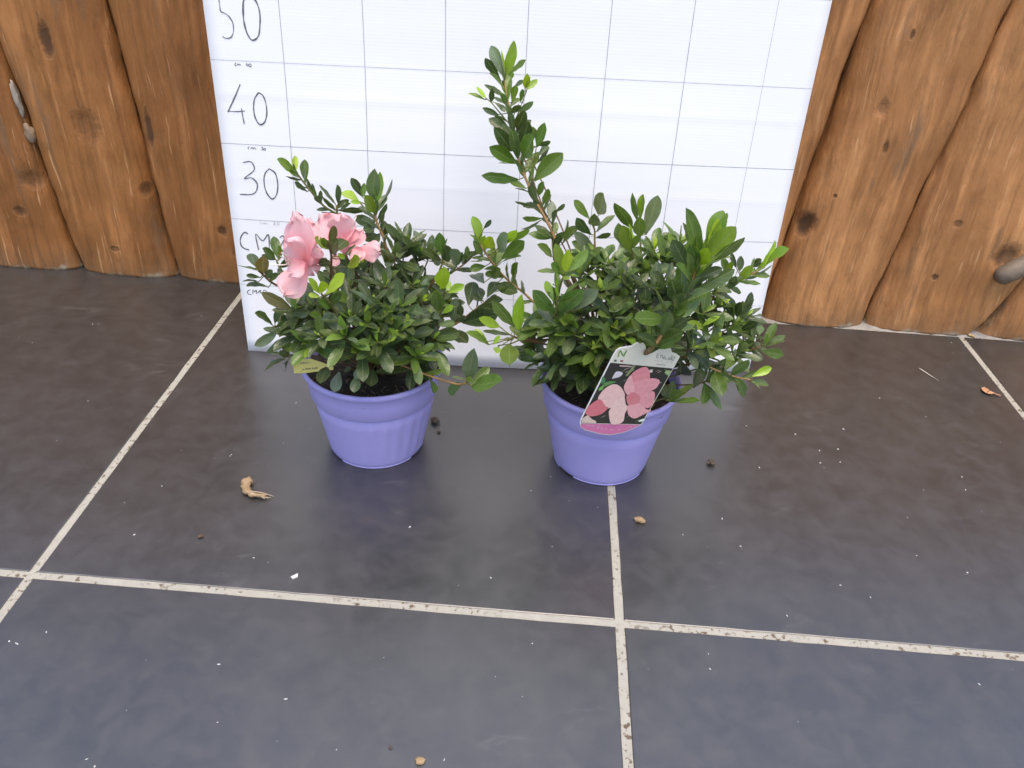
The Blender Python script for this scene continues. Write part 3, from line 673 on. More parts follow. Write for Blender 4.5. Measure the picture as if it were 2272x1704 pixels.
 (-0.45, -26.0, 19.13, -3.23, -25.89, 17.99),
 (-0.45, -26.0, 19.13, -3.43, -25.91, 18.41),
 (-0.45, -26.0, 19.13, -0.96, -26.25, 18.31),
 (-0.45, -26.0, 19.13, -2.21, -26.09, 17.84),
 (-0.45, -26.0, 19.13, -2.69, -26.37, 18.4),
 (-0.45, -26.0, 19.13, -0.91, -25.87, 19.35),
 (0.38, -24.95, 18.45, 0.38, -24.87, 19.16),
 (-0.45, -26.0, 19.13, -0.52, -25.88, 18.85),
 (4.18, -30.0, 29.24, 3.83, -30.06, 29.75),
 (4.18, -30.0, 29.24, 4.62, -30.03, 29.44),
 (4.18, -30.0, 29.24, 4.04, -29.73, 29.27),
 (3.77, -28.54, 25.15, 3.31, -28.85, 25.36),
 (3.77, -28.27, 24.15, 3.56, -28.64, 24.37),
 (3.77, -28.12, 23.58, 3.99, -27.9, 23.45),
 (3.77, -28.24, 24.05, 5.56, -28.12, 23.82),
 (3.77, -28.16, 23.74, 3.66, -27.88, 23.6),
 (3.77, -28.0, 23.13, 5.53, -28.25, 22.24),
 (4.12, -29.75, 28.8, 3.78, -29.6, 28.86),
 (-4.77, -19.07, 27.26, -4.92, -18.75, 27.01),
 (-4.93, -19.0, 27.48, -4.29, -19.29, 29.08),
 (-4.22, -19.31, 26.5, -3.87, -19.55, 26.85),
 (-3.53, -19.52, 25.62, -2.5, -19.62, 26.59),
 (-3.77, -19.46, 25.91, -2.03, -19.32, 27.39),
 (-3.73, -19.47, 25.86, -1.7, -19.78, 27.79),
 (-2.97, -19.66, 24.94, -2.12, -19.29, 25.52),
 (-2.86, -19.69, 24.8, -2.94, -19.89, 24.82),
 (-2.77, -19.71, 24.7, -2.27, -19.9, 25.24),
 (-0.96, -20.16, 22.96, -0.64, -20.27, 23.41),
 (-3.25, -19.59, 25.28, -3.97, -19.5, 24.59),
 (-2.4, -19.8, 24.24, -4.08, -19.95, 22.71),
 (-1.77, -19.96, 23.68, -2.68, -19.77, 22.5),
 (-3.99, -19.41, 26.18, -4.36, -19.32, 25.8),
 (-2.4, -19.8, 24.24, -3.24, -19.48, 23.29)]}
NUM = {'50': [(0.16, (-36.04, 48.52, -37.05, 48.33)),
 (0.15, (-37.05, 48.33, -37.08, 47.8, -37.07, 47.08, -37.03, 46.55, -36.51, 46.32, -36.09, 45.98, -35.77, 45.41, -35.73, 44.79, -35.83, 44.24, -36.14, 43.7, -36.59, 43.53, -36.91, 43.56, -37.2, 43.76)),
 (0.19, (-34.1, 47.94, -34.2, 47.72, -34.33, 46.86, -34.39, 45.77, -34.28, 44.75, -34.05, 43.99, -33.63, 43.47, -33.1, 43.67, -32.73, 44.17, -32.51, 45.13, -32.37, 46.23, -32.44, 47.17, -32.74, 47.97, -33.18, 48.2, -33.77, 48.17, -34.1, 47.94))], '40': [(0.19, (-35.7, 38.21, -36.55, 36.64, -37.67, 34.73)),
 (0.15, (-37.66, 34.83, -36.57, 34.84, -35.46, 34.97)),
 (0.15, (-35.89, 35.27, -35.84, 34.37, -35.75, 33.35)),
 (0.18, (-33.5, 37.34, -34.11, 36.47, -34.33, 35.36, -34.28, 34.35, -33.95, 33.55, -33.55, 33.37, -33.04, 33.8, -32.71, 34.84, -32.71, 36.04, -32.97, 36.97, -33.5, 37.34))], '30': [(0.16, (-36.5, 28.32, -35.51, 28.5, -35.1, 27.92, -35.25, 27.26, -36.59, 26.19, -35.6, 26.34, -34.94, 25.63, -35.13, 24.63, -35.85, 24.08, -37.43, 23.98)),
 (0.18, (-33.1, 27.71, -33.73, 27.02, -33.98, 25.86, -33.82, 24.54, -33.33, 23.73, -32.92, 23.68, -32.45, 24.29, -32.16, 25.64, -32.35, 27.1, -33.1, 27.71))], 'cm20': [(0.2, (-36.99, 18.43, -37.42, 18.63, -37.94, 18.06, -38.19, 17.34, -38.11, 16.62, -37.7, 16.23, -37.08, 16.1)),
 (0.18, (-35.75, 16.2, -35.91, 18.45, -35.04, 17.57, -34.15, 18.52, -34.17, 16.62)),
 (0.18, (-32.59, 18.21, -32.12, 18.48, -31.95, 18.08, -32.33, 17.41, -32.74, 16.66, -32.26, 16.28, -31.51, 16.33)),
 (0.18, (-29.95, 18.6, -29.69, 18.17, -29.66, 17.5, -29.86, 16.84, -30.22, 16.46, -30.6, 16.49, -30.86, 16.93, -30.89, 17.6, -30.69, 18.26, -30.33, 18.64, -29.95, 18.6))], 'cm10': [(0.13, (-37.55, 10.0, -37.93, 9.84, -38.08, 9.51, -37.93, 9.26, -37.52, 9.26)),
 (0.12, (-37.33, 9.38, -37.25, 10.02, -37.05, 9.72, -36.76, 10.0, -36.79, 9.43)),
 (0.12, (-36.59, 9.57, -36.13, 10.06, -36.22, 9.54)),
 (0.12, (-35.44, 10.12, -35.34, 10.0, -35.33, 9.81, -35.4, 9.62, -35.54, 9.51, -35.68, 9.51, -35.78, 9.63, -35.79, 9.82, -35.72, 10.01, -35.58, 10.12, -35.44, 10.12))]}
SMALL = {'cm40s': [(0.07, (-35.9, 40.76, -36.07, 40.61, -36.04, 40.42, -35.89, 40.43)),
 (0.07, (-35.79, 40.48, -35.72, 40.63, -35.58, 40.49, -35.52, 40.64, -35.33, 40.48)),
 (0.07, (-34.55, 40.78, -34.67, 40.54, -34.45, 40.55)),
 (0.07, (-34.43, 40.69, -34.47, 40.4)),
 (0.07, (-34.13, 40.7, -34.08, 40.63, -34.07, 40.53, -34.11, 40.43, -34.19, 40.37, -34.27, 40.38, -34.32, 40.45, -34.33, 40.55, -34.29, 40.65, -34.21, 40.71, -34.13, 40.7))], 'cm30s': [(0.08, (-35.46, 30.46, -35.64, 30.26, -35.49, 30.14)),
 (0.08, (-35.25, 30.18, -35.11, 30.4, -34.93, 30.17, -34.79, 30.38, -34.56, 30.16)),
 (0.08, (-33.86, 30.47, -33.67, 30.48, -33.76, 30.31, -33.65, 30.21, -33.9, 30.1)),
 (0.08, (-33.39, 30.34, -33.34, 30.29, -33.33, 30.22, -33.37, 30.14, -33.44, 30.1, -33.52, 30.1, -33.57, 30.15, -33.58, 30.22, -33.54, 30.3, -33.47, 30.34, -33.39, 30.34))], 'cm20s': [(0.06, (-34.96, 20.28, -35.12, 20.12, -35.04, 19.98)),
 (0.06, (-34.84, 20.04, -34.72, 20.2, -34.54, 20.04, -34.38, 20.22, -34.11, 20.04)),
 (0.06, (-33.26, 20.3, -33.06, 20.36, -33.12, 20.16, -33.28, 20.03, -33.04, 20.04)),
 (0.06, (-32.56, 20.36, -32.5, 20.28, -32.49, 20.16, -32.54, 20.05, -32.62, 19.98, -32.71, 19.98, -32.77, 20.06, -32.78, 20.18, -32.73, 20.3, -32.65, 20.37, -32.56, 20.36))]}
PETALS = [(0, -22.16, -29.0, 28.82, -22.32, -30.5, 34.15, 2.53, 0.3),
 (0, -22.0, -29.0, 29.06, -21.7, -27.5, 32.77, 2.23, 0.2),
 (0, -22.32, -29.0, 28.65, -22.93, -32.0, 32.08, 2.46, 0.3),
 (0, -22.05, -29.5, 28.9, -23.06, -32.0, 28.72, 1.78, 0.3),
 (0, -22.04, -29.0, 28.51, -24.15, -31.0, 25.67, 2.68, -0.25),
 (0, -21.91, -28.5, 28.75, -20.79, -27.0, 29.35, 1.42, 0.3),
 (0, -22.0, -28.0, 28.05, -21.8, -26.5, 26.22, 1.96, 0.2),
 (1, -19.98, -23.0, 28.15, -21.76, -22.0, 31.0, 3.16, 0.25),
 (1, -19.5, -23.5, 28.39, -19.03, -24.0, 32.07, 2.66, -0.25),
 (1, -18.99, -23.5, 28.09, -18.11, -23.0, 30.42, 2.04, 0.3),
 (1, -18.69, -23.5, 28.02, -17.09, -23.0, 29.83, 1.57, 0.3),
 (1, -18.03, -23.5, 27.64, -14.86, -25.0, 28.3, 2.12, -0.3),
 (1, -18.09, -23.5, 27.97, -17.38, -25.0, 27.12, 1.64, 0.2),
 (1, -20.27, -23.0, 27.15, -20.23, -24.0, 25.77, 1.03, 0.2)]
FILAMENTS = [(-22.9, -29.5, 28.82, -24.6, -32.5, 29.9),
 (-22.87, -29.5, 29.17, -23.52, -32.5, 31.17),
 (-22.88, -29.5, 29.01, -23.65, -32.5, 30.87),
 (-23.06, -29.5, 28.61, -23.0, -32.5, 30.61),
 (-23.16, -29.5, 28.38, -23.0, -32.5, 30.24),
 (-18.25, -23.2, 30.02, -17.69, -23.2, 31.43)]
DEBRIS = {'bark': [(-31.0, -29.9),
 (-31.2, -30.59),
 (-30.94, -31.57),
 (-30.36, -32.36),
 (-29.46, -32.72),
 (-28.41, -32.66)], 'c1': (-10.04, -16.45), 'c2': (25.75, -23.23), 'c3': (15.06, -34.43), 'chip': (-22.55, -44.63), 'tan': (-7.61, -64.92), 'k1': (-33.86, -39.34), 'k2': (-10.28, -63.72), 'dry': [(71.57, -2.28),
 (71.38, -3.8),
 (72.13, -4.0),
 (73.05, -4.67)], 'sliver': [(77.2, 15.44),
 (77.32, 14.19),
 (77.92, 13.31)], 'dr2': (-9.32, -18.68), 'stick': [(63.93, 2.67),
 (65.47, -0.8)]}
GRIT = [(-34.62, -24.78),
 (-34.71, -25.06),
 (-46.16, 5.04),
 (-56.55, -14.48),
 (-28.84, -22.07),
 (-22.64, -44.64),
 (-11.35, -36.57),
 (-2.06, -43.88),
 (-27.1, -55.73),
 (-35.12, -65.41),
 (-34.2, -66.0),
 (5.08, -26.87),
 (10.4, -32.19),
 (2.55, -29.61),
 (32.52, -14.47),
 (43.73, -18.97),
 (41.09, -19.43),
 (40.35, -22.1),
 (38.88, -15.98),
 (73.09, 11.39),
 (74.93, 10.34),
 (43.09, -21.75),
 (46.08, -14.37),
 (58.22, -23.91),
 (57.47, -26.49),
 (47.69, -32.09),
 (35.67, -43.34),
 (50.84, -40.86),
 (19.15, -54.67),
 (19.34, -52.89),
 (44.96, -55.53),
 (40.53, -23.04),
 (31.97, -23.53),
 (25.01, -33.38),
 (26.12, -37.9),
 (19.81, -36.34),
 (-47.21, -53.82),
 (-44.34, -52.62),
 (-46.41, -54.05),
 (-41.09, -39.26),
 (-27.41, -42.12),
 (-40.94, -31.11),
 (-29.14, -13.06),
 (-5.61, -64.64),
 (-14.8, -63.99),
 (2.16, -52.29),
 (-20.17, -59.22),
 (-25.48, -61.7),
 (-70.71, -0.19),
 (-64.5, 5.97),
 (46.12, -38.44),
 (28.57, -47.81),
 (38.37, -44.92),
 (59.3, -10.54),
 (54.28, -6.2)]
CARD_FRAME = ((6.93, -33.66, 13.18),
 (0.9327, 0.3009, -0.1988),
 (0.2449, -0.1238, 0.9616))
CARD = {'outline': (0.0, 0.0, -0.19, 0.7, -0.11, 9.87, -0.03, 10.57, 0.28, 10.9, 1.42, 11.2, 1.93, 11.75, 2.34, 11.52, 2.65, 11.68, 3.19, 11.15, 3.32, 10.72, 3.7, 10.31, 4.06, 10.29, 4.41, 10.54, 4.81, 11.01, 5.55, 11.1, 6.03, 11.32, 6.54, 10.69, 7.09, 10.54, 7.75, 10.18, 7.74, 0.0, 7.02, -0.65, 6.04, -1.3, 4.48, -1.76, 3.0, -1.58, 0.99, -1.0, 0.35, -0.6), 'picture': (0.12, 0.1, -0.08, 0.7, 0.02, 8.86, 7.68, 8.53, 7.61, 0.1), 'band': (0.07, 0.02, 7.65, 0.02, 6.97, -0.54, 6.0, -1.2, 4.44, -1.65, 2.96, -1.47, 0.95, -0.89, 0.37, -0.55), 'cream': (0.12, 0.21, -0.07, 0.8, 0.36, 1.41, 1.18, 0.74, 1.75, 0.5, 1.89, 0.17), 'p1': (3.84, 6.11, 3.2, 7.2, 3.52, 8.05, 4.28, 8.46, 4.91, 7.94, 5.37, 6.95, 4.65, 6.25), 'p2': (3.88, 6.21, 4.64, 6.62, 5.53, 6.95, 6.36, 6.91, 6.81, 6.55, 6.77, 5.69, 6.0, 5.07, 5.35, 4.36), 'p3': (3.32, 5.14, 2.99, 5.88, 3.12, 7.19, 3.84, 6.11, 4.54, 4.91, 4.32, 4.31), 'p4': (0.7, 4.25, 0.89, 5.11, 1.54, 5.8, 2.42, 5.57, 3.49, 4.37, 3.07, 3.68, 2.77, 2.88, 1.91, 2.65, 0.86, 3.68), 'p5': (0.08, 1.7, 0.09, 2.68, 0.88, 3.63, 1.87, 2.75, 2.26, 2.57, 1.84, 1.66, 0.86, 1.33), 'p6': (3.07, 3.68, 3.61, 4.09, 4.19, 3.14, 4.64, 2.66, 4.71, 1.76, 4.94, 0.65, 3.86, 0.31, 2.91, 1.8, 2.82, 2.39), 'p7': (4.72, 2.86, 5.14, 3.37, 6.15, 3.31, 6.99, 2.54, 7.66, 2.37, 6.91, 1.63, 6.27, 1.2, 5.4, 1.68), 'p8': (5.35, 4.36, 6.04, 4.98, 6.92, 5.02, 7.47, 3.66, 7.18, 2.85, 6.15, 3.31), 'core': (3.92, 4.3, 4.38, 4.9, 5.43, 4.36, 5.58, 3.49, 4.62, 3.25), 'leaf1': (0.36, 5.65, 0.66, 6.22, 1.78, 6.33, 1.19, 5.88, 0.59, 5.47), 'leaf2': (0.06, 6.01, -0.09, 6.92, 0.4, 6.58, 0.44, 6.03), 'leaf3': (0.28, 4.9, 0.17, 5.36, 0.51, 5.66, 0.63, 5.19), 'white1': (1.08, 6.71, 1.18, 7.72, 2.01, 7.59, 1.87, 7.03), 'white2': (7.0, 0.71, 7.52, 1.03, 7.74, 0.73, 7.17, 0.51), 'white3': (4.44, 0.48, 4.49, 0.74, 4.84, 0.7, 4.87, 0.44), 'sp1': (6.95, 7.88, 7.01, 8.25, 7.62, 8.15, 7.6, 7.54), 'sp2': (4.83, 8.12, 5.23, 8.29, 5.42, 7.88, 5.03, 7.86), 'sp3': (2.47, 7.25, 2.79, 8.64, 3.06, 8.56, 2.78, 7.27), 'sp4': (1.18, 8.63, 2.49, 8.62, 2.4, 8.48, 1.33, 8.46), 'sq1': (0.29, 9.28, 0.59, 9.3, 0.66, 9.04, 0.37, 9.02), 'sq2': (1.01, 9.28, 1.36, 9.26, 1.42, 9.04, 1.07, 9.07)}
CARD_INK = {'N': [(0.57, 9.7, 0.46, 10.5, 1.15, 9.82, 1.1, 10.31),
 (1.14, 10.66, 1.18, 10.2)], 'E': [(5.07, 10.48, 4.89, 10.35, 5.04, 9.81),
 (4.95, 10.15, 5.13, 10.21),
 (4.99, 9.84, 5.27, 9.9),
 (5.48, 9.84, 5.41, 10.34, 5.93, 9.75, 5.8, 10.25),
 (6.14, 10.04, 6.03, 9.91, 6.19, 9.73, 6.36, 9.74),
 (6.45, 9.98, 6.44, 9.78, 6.65, 9.72, 6.62, 9.91, 6.45, 9.98),
 (6.87, 9.61, 6.67, 10.23, 6.91, 10.17, 6.96, 9.94, 6.79, 9.92, 7.22, 9.55),
 (7.15, 10.19, 7.13, 10.03, 7.21, 9.63),
 (7.13, 10.03, 7.31, 10.0),
 (4.99, 9.49, 5.06, 9.48),
 (5.34, 9.47, 5.41, 9.46),
 (5.74, 9.43, 5.85, 9.43),
 (6.54, 9.43, 6.65, 9.42),
 (6.97, 9.4, 7.18, 9.41),
 (5.39, 9.0, 6.62, 8.92)], 'B': [(0.61, -0.03, 0.79, -0.18),
 (0.96, -0.13, 1.2, -0.32, 1.3, -0.17),
 (1.48, -0.42, 1.62, -0.16, 1.9, -0.46),
 (2.45, -0.81, 2.42, -0.34, 2.58, -0.34),
 (2.38, -0.55, 2.66, -0.54),
 (2.78, -0.44, 2.97, -0.8, 3.11, -0.64),
 (3.36, -0.84, 3.45, -0.68, 3.7, -0.88),
 (4.05, -0.93, 4.13, -0.72, 4.4, -0.97, 4.45, -0.71),
 (5.01, -0.85, 5.24, -0.79),
 (5.23, -0.59, 5.28, -0.9),
 (6.08, -0.62, 6.11, -0.41),
 (6.34, -0.45, 6.42, -0.24, 6.63, -0.45),
 (6.77, -0.29, 6.84, -0.08, 7.12, -0.12)]}
TAG_FRAME = ((-25.43, -25.82, 13.09),
 (0.9761, -0.0984, 0.1937),
 (-0.1272, 0.4638, 0.8768))
TAG = {'outline': (0.0, 0.0, 0.01, 1.58, 2.18, 1.52, 3.53, 0.99, 4.83, 0.37, 4.73, 0.05, 2.73, 0.0, 1.34, -0.08)}
TAG_INK = [(1.26, 0.4, 1.14, 0.39, 1.14, 0.3, 1.27, 0.32),
 (1.27, 0.37, 1.19, 0.37),
 (1.44, 0.5, 1.47, 0.24),
 (1.39, 0.44, 1.52, 0.45),
 (1.59, 0.28, 1.57, 0.43, 1.7, 0.44, 1.71, 0.29),
 (1.8, 0.3, 1.78, 0.41, 1.87, 0.44, 1.89, 0.31),
 (1.97, 0.3, 1.97, 0.42, 2.07, 0.43, 2.08, 0.31),
 (2.09, 0.42, 2.1, 0.28),
 (2.27, 0.51, 2.35, 0.24),
 (2.25, 0.43, 2.4, 0.43),
 (2.49, 0.44, 2.51, 0.31, 2.61, 0.34, 2.6, 0.49),
 (2.63, 0.47, 2.64, 0.32),
 (2.75, 0.47, 2.86, 0.48, 2.86, 0.37, 2.76, 0.36, 2.75, 0.47),
 (0.94, 0.21, 1.0, 0.13),
 (0.85, 1.17, 0.89, 1.07, 0.95, 1.16, 0.85, 1.17),
 (1.02, 1.16, 1.04, 1.06, 1.12, 1.15),
 (1.12, 1.17, 1.12, 0.97),
 (1.24, 1.16, 1.28, 1.04, 1.38, 1.13, 1.24, 1.16),
 (1.45, 1.16, 1.47, 0.98),
 (1.55, 1.14, 1.57, 1.02, 1.64, 1.13),
 (1.7, 1.11, 1.75, 1.02, 1.83, 1.12, 1.85, 1.02),
 (2.0, 1.09, 2.05, 1.0, 2.11, 1.08)]


# ------------------------------------------------------------------ helpers
RND = random.Random(11)
def mesh_obj(name, verts, faces, mat=None, parent=None, smooth=True, uvs=None):
    me = bpy.data.meshes.new(name)
    me.from_pydata([(v[0]*.01, v[1]*.01, v[2]*.01) for v in verts], [], faces)
    if uvs:
        lay = me.uv_layers.new(name='UVMap')
        for l in me.loops: lay.data[l.index].uv = uvs[l.vertex_index]
    if smooth: me.polygons.foreach_set('use_smooth', [True]*len(me.polygons))
    me.update()
    return link(name, me, mat, parent)
def link(name, me, mat=None, parent=None):
    o = bpy.data.objects.new(name, me); COL.objects.link(o)
    if mat and not me.materials: me.materials.append(mat)
    if parent:
        o.parent = parent; o.matrix_parent_inverse = inv(parent)
    return o
_INV = {}
def inv(parent):
    if parent.name not in _INV:
        m = Matrix.Translation(parent.location)
        if parent.parent: m = m if parent.type != 'EMPTY' else m
        _INV[parent.name] = m.inverted()
    return _INV[parent.name]
def empty(name, loc):
    o = bpy.data.objects.new(name, None); COL.objects.link(o); o.location = Vector(loc)*.01; o.empty_display_size = .02
    return o
def tag(o, label, cat, group=None):
    o['label'] = label; o['category'] = cat
    if group: o['group'] = group
    return o
def structure(o): o['kind'] = 'structure'; return o
def stuff(o): o['kind'] = 'stuff'; return o
def fbm(v, s, seed=0.0): return noise.fractal(Vector((v[0]*s+seed, v[1]*s+seed*.7, v[2]*s)), 1.0, 2.0, 3)
def smooth_path(pts, n=4):
    """Catmull-Rom through pts"""
    P = [Vector(q) for q in pts]
    if len(P) < 3: return [P[0].lerp(P[-1], i/n) for i in range(n+1)]
    out = []
    for i in range(len(P)-1):
        a = P[i-1] if i else P[0]*2-P[1]; b = P[i]; c = P[i+1]; d = P[i+2] if i+2 < len(P) else P[-1]*2-P[-2]
        for k in range(n):
            t = k/n
            out.append(.5*((2*b)+(c-a)*t+(2*a-5*b+4*c-d)*t*t+(3*b-a-3*c+d)*t**3))
    return out+[P[-1]]
def tube_geo(path, ra, rb, sides=6, rough=0, V=None, F=None):
    V = [] if V is None else V; F = [] if F is None else F
    n = len(path); base = len(V); up = Vector((.3, .2, 1))
    for i, q in enumerate(path):
        t = (path[min(i+1, n-1)]-path[max(i-1, 0)]).normalized()
        a = t.cross(up)
        if a.length < .05: a = t.cross(Vector((1, 0, 0)))
        a.normalize(); b = t.cross(a)
        r = ra+(rb-ra)*i/(n-1)
        for k in range(sides):
            th = 2*math.pi*k/sides; rr = r*(1+rough*RND.uniform(-1, 1))
            V.append(q+a*math.cos(th)*rr+b*math.sin(th)*rr)
    for i in range(n-1):
        for k in range(sides):
            F.append((base+i*sides+k, base+i*sides+(k+1) % sides, base+(i+1)*sides+(k+1) % sides, base+(i+1)*sides+k))
    F.append(tuple(base+k for k in range(sides))[::-1]); F.append(tuple(base+(n-1)*sides+k for k in range(sides)))
    return V, F
def tube(name, pts, ra, rb, mat, parent, sides=6, n=4, rough=0):
    V, F = tube_geo(smooth_path(pts, n), ra, rb, sides, rough)
    return mesh_obj(name, V, F, mat, parent)
def lathe(name, prof, cx, cy, mat, parent, seg=96, rf=None, closed=False):
    V = []; F = []; m = len(prof)
    for i in range(seg):
        a = 2*math.pi*i/seg
        for r, z in prof:
            rr = r+(rf(a, z) if rf else 0)
            V.append((cx+rr*math.cos(a), cy+rr*math.sin(a), z))
    for i in range(seg):
        j = (i+1) % seg
        for k in range(m if closed else m-1):
            l = (k+1) % m
            F.append((i*m+k, j*m+k, j*m+l, i*m+l))
    return mesh_obj(name, V, F, mat, parent)

# ------------------------------------------------------------------ materials
def new_mat(name):
    m = bpy.data.materials.new(name); m.use_nodes = True
    nt = m.node_tree; return m, nt, nt.nodes['Principled BSDF']
def N(nt, t, **kw):
    n = nt.nodes.new(t)
    for k, v in kw.items(): setattr(n, k, v)
    return n
def L(nt, a, b): nt.links.new(a, b)
def setv(sock, v):
    sock.default_value = v
def mixc(nt, fac, a, b, blend='MIX'):
    n = N(nt, 'ShaderNodeMix', data_type='RGBA', blend_type=blend)
    for s, v in ((n.inputs[0], fac), (n.inputs[6], a), (n.inputs[7], b)):
        if isinstance(v, (int, float)): s.default_value = v
        elif isinstance(v, tuple): s.default_value = v+(1,) if len(v) == 3 else v
        else: L(nt, v, s)
    return n.outputs[2]
def ramp(nt, fac, stops):
    r = N(nt, 'ShaderNodeValToRGB'); e = r.color_ramp.elements
    while len(e) < len(stops): e.new(.5)
    for i, (p_, c) in enumerate(stops):
        e[i].position = p_; e[i].color = (c, c, c, 1) if isinstance(c, (int, float)) else c+(1,)
    L(nt, fac, r.inputs[0]); return r.outputs[0]
def noise_tex(nt, vec, scale, detail=4, rough=.55, dist=0):
    n = N(nt, 'ShaderNodeTexNoise'); n.inputs['Scale'].default_value = scale; n.inputs['Detail'].default_value = detail
    n.inputs['Roughness'].default_value = rough; n.inputs['Distortion'].default_value = dist
    if vec is not None: L(nt, vec, n.inputs['Vector'])
    return n.outputs['Fac']
def mapping(nt, vec, scale=(1, 1, 1), rot=(0, 0, 0), loc=(0, 0, 0)):
    m = N(nt, 'ShaderNodeMapping'); m.inputs['Scale'].default_value = scale; m.inputs['Rotation'].default_value = rot; m.inputs['Location'].default_value = loc
    L(nt, vec, m.inputs['Vector']); return m.outputs[0]
def math_(nt, op, a, b=None, c=None):
    n = N(nt, 'ShaderNodeMath', operation=op)
    for s, v in zip(n.inputs, (a, b, c)):
        if v is None: continue
        if isinstance(v, (int, float)): s.default_value = v
        else: L(nt, v, s)
    return n.outputs[0]
def bump(nt, bsdf, h, strength, dist=.001):
    b = N(nt, 'ShaderNodeBump'); b.inputs['Strength'].default_value = strength; b.inputs['Distance'].default_value = dist
    L(nt, h, b.inputs['Height']); L(nt, b.outputs[0], bsdf.inputs['Normal'])
def coord(nt, which='Object'): return N(nt, 'ShaderNodeTexCoord').outputs[which]
def worldpos(nt): return N(nt, 'ShaderNodeNewGeometry').outputs['Position']

def plain(name, col, rough=.6, noise_amt=.15, scale=80, spec=.5):
    m, nt, b = new_mat(name)
    f = noise_tex(nt, worldpos(nt), scale, 5)
    L(nt, mixc(nt, f, tuple(c*(1-noise_amt) for c in col), tuple(min(1, c*(1+noise_amt)) for c in col)), b.inputs['Base Color'])
    b.inputs['Roughness'].default_value = rough; b.inputs['Specular IOR Level'].default_value = spec
    return m

def mat_tile():
    m, nt, b = new_mat('slate tile'); w = worldpos(nt)
    inf = N(nt, 'ShaderNodeObjectInfo')
    big = noise_tex(nt, mapping(nt, w, (1, 1, 1)), 5.5, 5, .6, .6)
    fine = noise_tex(nt, w, 420, 4, .7)
    mid = noise_tex(nt, w, 34, 6, .65, .4)
    c = mixc(nt, ramp(nt, big, [(.35, 0.), (.68, 1.)]), (.021, .0205, .0202), (.031, .0298, .0288))
    c = mixc(nt, ramp(nt, mid, [(.4, 0.), (.75, .55)]), c, (.046, .044, .0425))
    c = mixc(nt, math_(nt, 'MULTIPLY', ramp(nt, fine, [(.45, 0.), (.8, 1.)]), .25), c, (.06, .057, .054))
    # chalky scuffs: thin patches, broken up
    sc = noise_tex(nt, mapping(nt, w, (16, 40, 1), (0, 0, .6)), 1.0, 8, .72, .8)
    gate = noise_tex(nt, mapping(nt, w, (1, 1, 1), loc=(3.1, .7, 0)), 6.0, 2)
    scf = math_(nt, 'MULTIPLY', ramp(nt, sc, [(.57, 0.), (.76, 1.)]), ramp(nt, gate, [(.48, 0.), (.62, 1.)]))
    c = mixc(nt, math_(nt, 'MULTIPLY', scf, .30), c, (.17, .165, .16))
    # dried water marks
    wt = noise_tex(nt, mapping(nt, w, (1, 1, 1), loc=(7, 2, 0)), 8, 3, .5, 1.2)
    c = mixc(nt, ramp(nt, wt, [(.64, 0.), (.66, .12), (.68, 0.)]), c, (.032, .03, .03))
    L(nt, c, b.inputs['Base Color'])
    r = ramp(nt, mid, [(.3, .32), (.75, .43)])
    L(nt, r, b.inputs['Roughness']); b.inputs['Specular IOR Level'].default_value = 1.0; b.inputs['IOR'].default_value = 1.6
    h = math_(nt, 'ADD', math_(nt, 'MULTIPLY', mid, .7), math_(nt, 'MULTIPLY', fine, .3))
    bump(nt, b, h, .06, .0010)
    return m
def mat_grout():
    m, nt, b = new_mat('pale grout'); w = worldpos(nt)
    f = noise_tex(nt, w, 60, 6, .7); g = noise_tex(nt, w, 300, 5, .7); pat = noise_tex(nt, mapping(nt, w, loc=(2, 5, 0)), 9, 3)
    c = mixc(nt, f, (.25, .24, .20), (.39, .375, .32))
    dirt = math_(nt, 'MULTIPLY', ramp(nt, noise_tex(nt, w, 170, 3, .6), [(.56, 0.), (.64, 1.)]), ramp(nt, pat, [(.40, 0.), (.52, 1.)]))
    c = mixc(nt, dirt, c, (.09, .06, .035))
    c = mixc(nt, ramp(nt, pat, [(.5, 0.), (.8, .45)]), c, (.30, .27, .21))
    L(nt, c, b.inputs['Base Color']); b.inputs['Roughness'].default_value = .9
    bump(nt, b, g, .5, .001); return m
